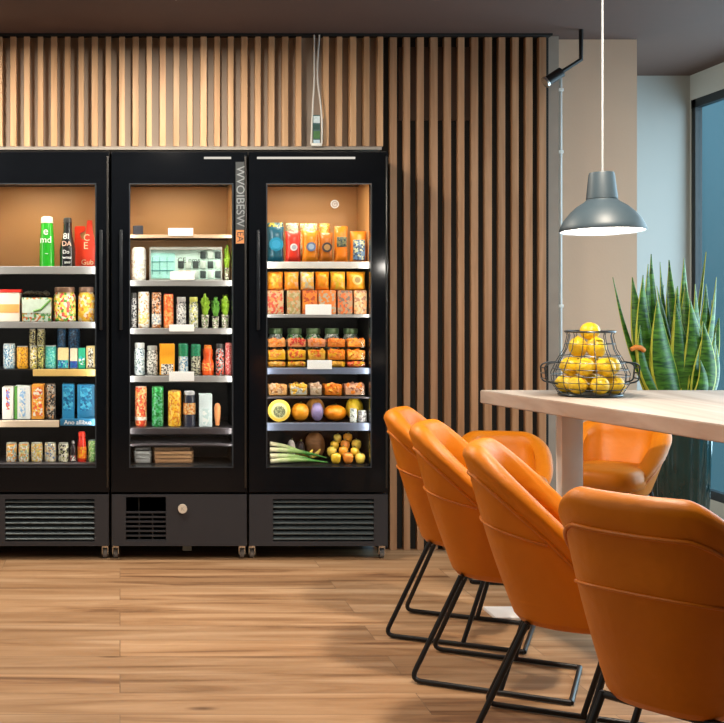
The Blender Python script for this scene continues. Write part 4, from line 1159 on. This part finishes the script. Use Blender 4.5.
def make_chair(label, lift=0.0, low=0.0, group='orange tub chairs'):
    t = thing('tub_chair', label, 'chair', (0, 0, 0), 0, group)
    N = 60
    rr = .034
    b = MB(); rings = []
    squash = lambda z: z if low == 0 else ZBOT + (z - ZBOT) * (1 - low)
    for i in range(N + 1):
        a = -AMAX + 2 * AMAX * i / N
        n = normal(a)
        if n.dot(Vector((*chair_plan(a), 0)) - Vector((CC[0], 0, 0))) < 0: n = -n
        x, y = chair_plan(a)
        h = rim_h(x); zr = h - rr
        ring = []
        for j in range(11):
            z = ZBOT + (zr - ZBOT) * j / 10
            bulge = .010 * math.exp(-((zr - z) / .03) ** 2)
            ring.append(outer(a, z) + n * bulge)
        Q = outer(a, zr) - n * (rr - .010)
        for j in range(1, 10):
            th = PI * j / 10
            ring.append(Q + n * rr * math.cos(th) + Vector((0, 0, rr * math.sin(th) * 1.0)))
        for j in range(7):
            z = zr - (zr - .43) * j / 6
            off = .055 + .012 * math.exp(-((zr - z) / .05) ** 2)
            p = outer(a, z); ring.append(p - n * off)
        rings.append([Vector((p.x, p.y, squash(p.z) + lift)) for p in ring])
    # rounded arm fronts
    for end in (0, -1):
        base = rings[end]
        cen = sum(base, Vector()) / len(base)
        fwd = Vector((1, 0, 0))
        ex = []
        for q in (.35, .65, .85, .96):
            sc = math.sqrt(max(0, 1 - q * q))
            ex.append([cen + (p - cen) * (.35 + .65 * sc) + fwd * .028 * q for p in base])
        rings = (ex[::-1] + rings) if end == 0 else (rings + ex)
    V = [[b.bm.verts.new(p) for p in r_] for r_ in rings]
    m_ = len(V[0])
    for u, v in zip(V, V[1:]):
        for j in range(m_): b.bm.faces.new((u[j], u[(j + 1) % m_], v[(j + 1) % m_], v[j]))
    b.bm.faces.new(V[0]); b.bm.faces.new(V[-1][::-1])
    # padded underside
    bot = [outer(-AMAX + 2 * AMAX * i / N, ZBOT) for i in range(N + 1)]
    bot = [Vector((p.x, p.y, squash(p.z) + lift)) for p in bot]
    ring0 = [b.bm.verts.new(p) for p in bot]
    cen = Vector((CC[0] + .05, 0, ZBOT + lift))
    prev = ring0
    for q, dz in ((.93, -.016), (.75, -.026), (.4, -.030)):
        cur = [b.bm.verts.new(cen + (p - cen) * q + Vector((0, 0, dz))) for p in bot]
        for i in range(N + 1): b.bm.faces.new((prev[i], prev[(i + 1) % (N + 1)], cur[(i + 1) % (N + 1)], cur[i]))
        prev = cur
    b.bm.faces.new(prev)
    sh = b.build('tub_shell', M_leather, t, angle=70)
    # piping that follows the rim, and a seam across the back
    b = MB()
    pts = []
    for i in range(4, N - 3):
        a = -AMAX + 2 * AMAX * i / N
        x, y = chair_plan(a); z = rim_h(x) - .085
        if z < ZBOT + .01: continue
        n = normal(a)
        if n.dot(Vector((x - CC[0], y, 0))) < 0: n = -n
        p = outer(a, z) + n * .003; p.z = squash(p.z) + lift; pts.append(p)
    b.tube(pts, .0048, 8)
    b.build('seam_piping', M_pipe, sh)
    b = MB(); pts = []
    for i in range(N + 1):
        a = -AMAX + 2 * AMAX * i / N
        x, y = chair_plan(a)
        z = .625 - .05 * (abs(a) / R(100)) ** 2
        if z > rim_h(x) - .08: continue
        n = normal(a)
        if n.dot(Vector((x - CC[0], y, 0))) < 0: n = -n
        p = outer(a, z) + n * .002; p.z = squash(p.z) + lift; pts.append(p)
    b.tube(pts, .0036, 8)
    b.build('seam_piping', M_pipe, sh)
    # seat cushion
    b = MB(); n = 48; prof = [(.80, 0), (.95, .012), (1, .035), (1, .062), (.95, .085), (.82, .097), (.5, .100), (0, .101)]
    rings = []
    for s_, z in prof:
        if s_ == 0: rings.append([b.bm.verts.new((.085, 0, ZBOT + .022 + lift + z * .9))]); continue
        rg = []
        for i in range(n):
            a = 2 * PI * i / n; c_, q_ = math.cos(a), math.sin(a)
            rg.append(b.bm.verts.new((.085 + math.copysign(abs(c_) ** .6, c_) * .190 * s_, math.copysign(abs(q_) ** .6, q_) * .160 * s_, ZBOT + .016 + lift + z * .9)))
        rings.append(rg)
    for u, v in zip(rings, rings[1:]):
        for i in range(n):
            j = (i + 1) % n
            if len(v) == 1: b.bm.faces.new((u[i], u[j], v[0]))
            else: b.bm.faces.new((u[i], u[j], v[j], v[i]))
    b.bm.faces.new(rings[0][::-1])
    b.build('seat_cushion', M_leather, t, angle=60)
    # sled legs
    for s_ in (-1, 1):
        ytop, ybot = .13 * s_, .19 * s_
        b = MB()
        b.tube(rounded_path([(-.055, ytop, ZBOT + lift - .012), (-.205, ybot, .010), (.285, ybot, .010)], .035, 6), .0085, 10)
        b.tube([(.175, ytop, ZBOT + lift - .012), (.075, ybot * .985, .012)], .0085, 10)
        b.build('sled_leg', M_steel, t)
    b = MB(); b.tube([(.285, -.19, .010), (.285, .19, .010)], .0085, 10); b.build('floor_bar', M_steel, t)
    for x in (-.055, .175):
        b = MB(); b.tube([(x, -.135, ZBOT + lift - .018), (x, .135, ZBOT + lift - .018)], .0092, 10); b.build('cross_bar', M_steel, t)
    return t


chairs = [(1.255, 4.30, R(-25), 'orange tub chair at the far end of the row, next to the slatted wall'),
          (1.222, 3.79, R(-26), 'second orange tub chair from the slatted wall'),
          (1.235, 3.235, R(-25), 'third orange tub chair from the slatted wall'),
          (1.235, 2.53, R(40), 'closest orange tub chair, turned so its back shows broadside')]
c0 = None
for i, (x, y, a, lb) in enumerate(chairs):
    if i == 0:
        o = c0 = make_chair(lb)
    else:
        o = copy_tree(c0); o['label'] = lb
    o.location = (x, y, 0); o.rotation_euler = (0, 0, a)
chairs_far = make_chair('low-backed orange tub chair across the table, in front of the potted plant', lift=.10, low=.42)
chair_head = make_chair('low-backed orange tub chair at the head of the table, near the slatted wall', lift=0.0, low=.44)
chair_head.location = (1.80, 5.27, 0); chair_head.rotation_euler = (0, 0, R(-100))
chairs_far.location = (2.10, 4.80, 0); chairs_far.rotation_euler = (0, 0, R(-128))

# ------------------------------------------------------------------ table
ZT = .90
sA, sB = 1130 * .34 / 85, 1130 * .34 / 119
A = Vector((px(480, 4.52), 4.52)); 
Bp = Vector((px(717, 1130 * .34 / 119), 1130 * .34 / 119))
dirn = (Bp - A) / (A.y - Bp.y)
Yn = 2.15
P1 = A + dirn * (A.y - Yn)
t = thing('dining_table', 'long pale ash table on white legs beside the row of orange chairs', 'table', (A.x, A.y, 0))
poly = [(0, 0), (P1.x - A.x, P1.y - A.y), (2.46 - A.x + P1.x - A.x, Yn - A.y), (2.46 - A.x, -.01)]
b = MB(); TH = .052
lo_ = [b.bm.verts.new((x, y, ZT - TH)) for x, y in poly]; hi_ = [b.bm.verts.new((x, y, ZT)) for x, y in poly]
b.bm.faces.new(lo_[::-1]); b.bm.faces.new(hi_)
for i in range(4): b.bm.faces.new((lo_[i], lo_[(i + 1) % 4], hi_[(i + 1) % 4], hi_[i]))
bmesh.ops.bevel(b.bm, geom=list(b.bm.edges), offset=.003, segments=2, affect='EDGES')
b.build('tabletop', wood('ash_top', (.30, .235, .19), (.45, .39, .345), 'Y', rough=.55, grain=14, long=.08), t, smooth=False)
M_leg = mat('white_lacquer', (.82, .81, .82), .4, var=.03)
for (lx, ly) in ((px(569.5, 4.455), 4.455), (2.12, 2.75)):
    b = MB(); b.box(lx - A.x - .042, lx - A.x + .042, ly - A.y - .03, ly - A.y + .03, .012, ZT - TH, .003)
    b.build('leg', M_leg, t)
    b = MB(); b.box(lx - A.x - .295, lx - A.x + (.06 if ly > 4 else .295), ly - A.y - .02, ly - A.y + .145, 0, .014, .003)
    b.build('foot_plate', M_leg, t)

# ------------------------------------------------------------------ lemon basket
BX, BY = px(590, 4.235), 4.235
t = thing('wire_basket', 'dark wire basket with two side handles, standing on the pale table', 'basket', (BX, BY, ZT + .0005))
M_wire = mat('wire_dark', (.05, .06, .07), .3, metal=.7)
bp = [(.110, .006), (.134, .045), (.138, .085), (.118, .13), (.092, .175), (.080, .225), (.086, .240)]


def brad(z):
    for (r0, z0_), (r1, z1_) in zip(bp, bp[1:]):
        if z0_ <= z <= z1_: return r0 + (r1 - r0) * (z - z0_) / (z1_ - z0_)
    return bp[-1][0]


ring = lambda r, z: [(r * math.cos(2 * PI * k_ / 36), r * math.sin(2 * PI * k_ / 36), z) for k_ in range(36)]
b = MB()
for z in (.028, .052, .076, .100, .125, .150, .195): b.tube(ring(brad(z), z), .0016, 6, closed=True)
for k_ in range(14):
    a = 2 * PI * k_ / 14
    b.tube([(r * math.cos(a), r * math.sin(a), z) for r, z in bp], .0016, 6)
b.build('wire_cage', M_wire, t)
b = MB(); b.tube(ring(.110, .005), .005, 8, closed=True)
b.lathe([(0, .002), (.110, .002), (.110, .005), (0, .005)], n=36); b.build('base_ring', M_wire, t)
b = MB(); b.tube(ring(.087, .240), .004, 8, closed=True); b.build('top_rim', M_wire, t)
for s_ in (-1, 1):
    b = MB()
    for dy in (-.022, .022):
        b.tube(rounded_path([(s_ * .128, dy, .045), (s_ * .172, dy, .055), (s_ * .178, dy, .115), (s_ * .150, dy, .125), (s_ * .120, dy, .125)], .014, 4), .0032, 8)
    for q in (.065, .085, .105): b.tube([(s_ * .176, -.022, q), (s_ * .176, .022, q)], .0026, 6)
    b.build('handle', M_wire, t)

lem = []
for n_, rad, z_, off in ((7, .086, .044, 0), (6, .071, .111, .4), (3, .0415, .182, .2), (1, .0, .242, 0)):
    for k_ in range(n_):
        a = 2 * PI * k_ / n_ + off - PI / 2
        lem.append((rad * math.cos(a), rad * math.sin(a), z_, a))
where = ['front of the bottom layer', 'bottom layer, front right', 'bottom layer, right side', 'bottom layer, back right', 'bottom layer, back left', 'bottom layer, left side', 'bottom layer, front left', 
         'middle layer, front right of centre', 'middle layer, right side', 'middle layer, back', 'middle layer, back left', 'middle layer, left side', 'middle layer, front left of centre', 'upper layer, front', 'upper layer, back right', 'upper layer, back left', 'topping the heap']
base = None
rn = random.Random(9)
M_lemon = mat('lemon_skin', (.92, .60, .02), .35, var=.10, scale=25, bump=.25, bscale=160, coat=.2)
for i, (x, y, z, a) in enumerate(lem):
    if base is None:
        b = MB(); pr = []
        r = .0338
        for q in range(15):
            th = -PI / 2 + PI * q / 14
            pr.append((0 if q in (0, 14) else r * math.cos(th) ** .95, r * 1.12 * math.sin(th) + (.006 if q == 14 else 0)))
        b.lathe(pr, n=24)
        o = base = b.build('lemon', M_lemon, angle=80)
        b = MB(); b.lathe([(0, -.046), (.003, -.0445), (.004, -.0425), (0, -.041)], n=10); b.build('stem_end', mat('stem_end', (.35, .30, .06), .6), o)
    else: o = copy_tree(base)
    o.location = (BX + x, BY + y, ZT + z); o.rotation_euler = (PI / 2 + rn.uniform(-.15, .15), rn.uniform(-.3, .3), a + PI / 2 + rn.uniform(-.15, .15)) if i < 13 else (rn.uniform(-.08, .08), rn.uniform(-.08, .08), a) if i < 16 else (PI / 2, .3, .4)
    if i == len(lem) - 1: o.scale = (.98, .98, 1.0)
    tag(o, 'lemon in the wire basket, ' + where[i] if i < 16 else 'pale lemon topping the heap in the wire basket', 'lemon', 'lemons in the wire basket')

# ------------------------------------------------------------------ pendant lamp
LY = 3.9
LX, LZ = px(602.5, LY), pz(231, LY)
t = thing('pendant_lamp', 'blue grey metal pendant lamp hanging above the pale table', 'lamp', (LX, LY, LZ))
M_shade = mat('shade_blue_grey', (.042, .066, .086), .48, var=.05)
s_ = LY / F
pr = [(40.5, 0), (40.8, 1.5), (39.5, 5), (36.5, 11), (31, 18), (24, 24.5), (17, 29), (14.5, 31.5), (14.2, 33)]
b = MB()
outp = [(r * s_, z * s_) for r, z in pr]
inn = [((r - 1.0) * s_, (z - .2) * s_) for r, z in pr[::-1]]
b.lathe(outp, n=56); t_sh = b.build('shade', M_shade, t, angle=60)
b = MB(); b.lathe([(39.9 * s_, 0.2 * s_)] + [((r - 1.2) * s_, (z - .6) * s_) for r, z in pr[1:]] + [(0, 31 * s_)], n=56)
b.build('shade_lining', mat('lining_white', (.9, .88, .84), .5, var=.02), t, angle=60)
b = MB(); b.lathe([(40.5 * s_, 0), (39.8 * s_, -.002), (39.7 * s_, .002)], n=56); b.build('rim', M_shade, t)
b = MB(); b.lathe([(0, 32 * s_), (15 * s_, 32 * s_), (14.7 * s_, 35 * s_), (12.4 * s_, 56 * s_), (11.7 * s_, 58.5 * s_), (0, 59 * s_)], n=40); b.build('neck', M_shade, t, angle=45)
b = MB(); b.tube([(0, 0, 58 * s_), (0, 0, ZC - LZ)], .0035, 8); b.build('cord', mat('cord_grey', (.42, .44, .46), .6), t)
b = MB(); b.lathe([(0, ZC - LZ - .03), (.05, ZC - LZ - .03), (.055, ZC - LZ), (0, ZC - LZ)], n=24); b.build('ceiling_rose', M_shade, t)
b = MB(); b.ball((0, 0, 15 * s_), .038, sub=3); b.build('bulb', emis('bulb_glow', (1, .95, .88), 9), t)
ld = bpy.data.lights.new('pendant_glow', 'POINT'); ld.energy = 16; ld.shadow_soft_size = .045; ld.color = (1, .93, .84)
lo = bpy.data.objects.new('pendant_glow', ld); C.objects.link(lo); lo.parent = t; lo.location = (0, 0, 3 * s_)

for c_ in t.children:
    if c_.name.split('.')[0] in ('shade', 'shade_lining', 'rim', 'neck', 'bulb'): c_.rotation_euler = (R(-2.5), 0, 0)

# ------------------------------------------------------------------ snake plant in a tall pot
PYY = 5.25
PX = px(680, PYY)
t = thing('snake_plant', 'tall snake plant with yellow-edged leaves in a dark teal ribbed pot', 'plant', (PX, PYY, 0))
M_pot = mat('pot_teal', (.006, .032, .034), .15, var=.3, scale=12, coat=.6)
zp = .78
b = MB(); b.lathe([(0, 0), (.105, 0), (.112, .01), (.135, zp - .01), (.137, zp), (.125, zp), (.122, zp - .05), (0, zp - .05)], n=72, wob=lambda a, z: 1 + .03 * math.cos(a * 18)); b.build('pot', M_pot, t, angle=50)
b = MB(); b.lathe([(0, zp - .045), (.119, zp - .045), (.118, zp - .06), (0, zp - .06)], n=30); b.build('soil', mat('soil', (.035, .022, .014), .9, var=.5, scale=80), t)


def leaf_mat():
    m, nt, b_ = nodes_of('snake_leaf')
    tc = nt.nodes.new('ShaderNodeTexCoord')
    mp = nt.nodes.new('ShaderNodeMapping'); mp.inputs['Scale'].default_value = (1.2, 1.2, 6); nt.links.new(tc.outputs['Object'], mp.inputs['Vector'])
    n = nt.nodes.new('ShaderNodeTexNoise'); n.inputs['Scale'].default_value = 9; n.inputs['Detail'].default_value = 4; n.inputs['Distortion'].default_value = 1.2
    nt.links.new(mp.outputs['Vector'], n.inputs['Vector'])
    r = nt.nodes.new('ShaderNodeValToRGB'); e = r.color_ramp.elements
    e[0].position = .38; e[0].color = (.009, .055, .006, 1); e[1].position = .70; e[1].color = (.09, .26, .025, 1)
    nt.links.new(n.outputs['Fac'], r.inputs['Fac']); nt.links.new(r.outputs['Color'], b_.inputs['Base Color']); b_.inputs['Roughness'].default_value = .38
    return m


M_leaf = leaf_mat(); M_edge = mat('leaf_edge', (.42, .46, .05), .42, var=.2, scale=20)
M_tip = mat('leaf_tip_orange', (.72, .24, .04), .5)
b = MB()


def leaf(base, tip, w, bend, face, tw=0.0, tipm=None):
    """a tapering blade; bend pushes its middle sideways"""
    base, tip = Vector(base), Vector(tip)
    n = 14; rows = []
    d = Vector((math.cos(face), math.sin(face), 0))
    for i in range(n + 1):
        q = i / n
        c = base.lerp(tip, q) + Vector(bend) * math.sin(PI * q)
        wd = w * (.60 + .40 * math.sin(min(1, q / .4) * PI / 2)) * (1 - max(0, (q - .35) / .65) ** 1.5)
        wd = max(wd, .0015)
        dd = Matrix.Rotation(tw * q, 3, 'Z') @ d
        nr = Vector((-dd.y, dd.x, 0))
        row = []
        for m_ in (-1, -.86, -.4, 0, .4, .86, 1):
            row.append(b.bm.verts.new(c + dd * wd * m_ + nr * wd * .35 * (1 - m_ * m_) * -1))
        rows.append(row)
    for i, (u, v) in enumerate(zip(rows, rows[1:])):
        for m_ in range(6):
            f_ = b.bm.faces.new((u[m_], u[m_ + 1], v[m_ + 1], v[m_]))
            f_.material_index = 1 if m_ in (0, 5) else 0
            if tipm is not None and i >= n - tipm: f_.material_index = 2


def L(xb, xt, yt, w=13, dy=0.0, bx=0, face=0.0, tw=.3, tipm=None):
    """leaf by where its tip shows in the photo; base in the pot"""
    Yt = PYY + dy
    Xt, Zt = px(xt, Yt) - PX, pz(yt, Yt)
    Xb = max(-.09, min(.09, (xb - 677) * .0042))
    yb = max(-.07, min(.07, dy * .5))
    leaf((Xb, yb, zp - .05), (Xt, dy, Zt), .74 * w * PYY / F, (bx * PYY / F, 0, 0), face, tw, tipm)


for a in [(655, 643, 275, 17, -.06, -8, .1), (660, 648, 264, 15, .02, -6, .3), (662, 651, 254, 11, .06, -3, -.2), (668, 660, 262, 13, .07, 0, .5), (672, 669, 260, 12, .08, 2, -.4), (676, 684, 258, 16, .03, 2, .2), (680, 690, 300, 18, -.07, 6, .0),
          (684, 695, 284, 15, -.03, 4, .4), (688, 706, 252, 9, .08, 0, 1.2), (690, 712, 300, 13, .04, 5, .8), (694, 716, 345, 12, -.04, 8, .5), (686, 703, 322, 15, -.09, 8, -.2), (666, 657, 300, 20, -.09, -4, .05), (671, 676, 288, 17, -.02, 2, .3),
          (660, 641, 296, 14, .0, -10, .2), (692, 719, 318, 12, .06, 4, -.6), (664, 640, 325, 13, -.08, -10, .2), (680, 700, 360, 13, -.10, 8, .1), (674, 667, 285, 15, .05, -2, .6), (682, 676, 305, 16, -.06, 0, -.1)]:
    L(*a)
rn = random.Random(31)
for i in range(16):
    xb = 655 + 3 * i
    L(xb, xb - 18 + 2.6 * i + rn.uniform(-5, 5), rn.uniform(268, 350), rn.uniform(12, 17), rn.uniform(-.09, .09), rn.uniform(-5, 5), rn.uniform(-.5, .6))
# one thin leaf reaching out to the left, one bent leaf with an orange dried tip
leaf((-.085, .02, zp - .05), (px(614.5, PYY) - PX, .02, pz(277, PYY)), .017, (-.02, 0, -.03), .1, .1)
leaf((-.085, -.05, zp - .05), (px(643, PYY) - PX, -.07, pz(347, PYY)), .024, (-.02, 0, .03), .25, .1)
fo = b.build('foliage', [M_leaf, M_edge, M_tip], t, angle=80)
b = MB(); b.tube([(px(x, PYY - .09) - PX, -.09, pz(y, PYY - .09)) for x, y in ((644.5, 351), (641, 348), (636, 347), (631, 349.5))], lambda q: .013 - .003 * abs(2 * q - 1), 10)
b.build('dried_leaf_tip', M_tip, fo)
md = fo.modifiers.new('thick', 'SOLIDIFY'); md.thickness = .0028; md.offset = 0

# ------------------------------------------------------------------ light
def area(name, loc, target, sx_, sy_, e, col):
    l = bpy.data.lights.new(name, 'AREA'); l.shape = 'RECTANGLE'; l.size = sx_; l.size_y = sy_; l.energy = e; l.color = col
    o_ = bpy.data.objects.new(name, l); C.objects.link(o_); o_.location = loc
    o_.rotation_euler = (Vector(target) - Vector(loc)).to_track_quat('-Z', 'Y').to_euler()
    return o_


area('window_daylight', (XR + .6, 5.15, 1.40), (XR - 2, 4.6, 1.0), 2.9, 2.2, 125, (.90, .95, 1.0))
area('left_fill_light', (-3.45, 1.8, 1.5), (0, 2.6, .6), 2.8, 1.7, 6, (1.0, .95, .89))  # unseen soft fill added from the left side of the room
# unseen round ceiling lamps, added to brighten floor, slats and chairs
for i, (x, y) in enumerate(((-.9, 4.85), (.25, 4.85), (-1.2, 2.2), (.4, 2.0), (1.5, 3.2))):
    c_ = thing('added_ceiling_lamp', ['added round ceiling lamp over the floor before the left fridge', 'added round ceiling lamp over the floor before the middle fridges', 'added round ceiling lamp over the open floor, left of the viewer', 'added round ceiling lamp over the open floor, right of the viewer', 'added round ceiling lamp over the near end of the table'][i], 'lamp', (x, y, ZC), 0, 'added ceiling lamps')
    q = MB(); q.lathe([(0, -.03), (.10, -.03), (.11, -.02), (.11, 0), (0, 0)], n=28); q.build('housing', M_steel, c_)
    q = MB(); q.lathe([(0, -.034), (.09, -.034), (.09, -.0305), (0, -.0305)], n=28); q.build('diffuser', emis('diffuser', (1, .9, .76), 4), c_)
    l = bpy.data.lights.new('ceiling_fill', 'AREA'); l.shape = 'DISK'; l.size = .18; l.energy = (40, 38, 11, 9, 62)[i]; l.color = (1, .88, .72); l.spread = R(178)
    lo = bpy.data.objects.new('ceiling_fill', l); C.objects.link(lo); lo.parent = c_; lo.location = (0, 0, -.04)

w = bpy.data.worlds.new('World'); SC.world = w; w.use_nodes = True
nt = w.node_tree; bg = nt.nodes['Background']
tc = nt.nodes.new('ShaderNodeTexCoord'); sp = nt.nodes.new('ShaderNodeSeparateXYZ'); nt.links.new(tc.outputs['Generated'], sp.inputs[0])
r = nt.nodes.new('ShaderNodeValToRGB'); e = r.color_ramp.elements
e[0].position = .0; e[0].color = (.12, .27, .33, 1); e[1].position = .5; e[1].color = (.55, .72, .85, 1)
q = e.new(.12); q.color = (.20, .40, .50, 1)
nt.links.new(sp.outputs['Z'], r.inputs['Fac']); nt.links.new(r.outputs['Color'], bg.inputs['Color'])
bg.inputs['Strength'].default_value = .7

# ------------------------------------------------------------------ camera
cam = bpy.data.cameras.new('Camera')
co = bpy.data.objects.new('Camera', cam); C.objects.link(co)
co.location = (0, 0, H); co.rotation_euler = (PI / 2, 0, 0)
cam.sensor_fit = 'HORIZONTAL'; cam.sensor_width = 36
cam.lens = 36 * F / 724
cam.shift_x = (362 - CX) / 724
cam.shift_y = -(361.5 - HY) / 724
cam.clip_start = .05
SC.camera = co
SC.view_settings.view_transform = 'Standard'
SC.view_settings.look = 'None'
SC.view_settings.exposure = 0.0
SC.view_settings.gamma = 1.0
SC.view_settings.use_curve_mapping = False
SC.cycles.max_bounces = 8
SC.cycles.transparent_max_bounces = 16
SC.cycles.sample_clamp_indirect = 4
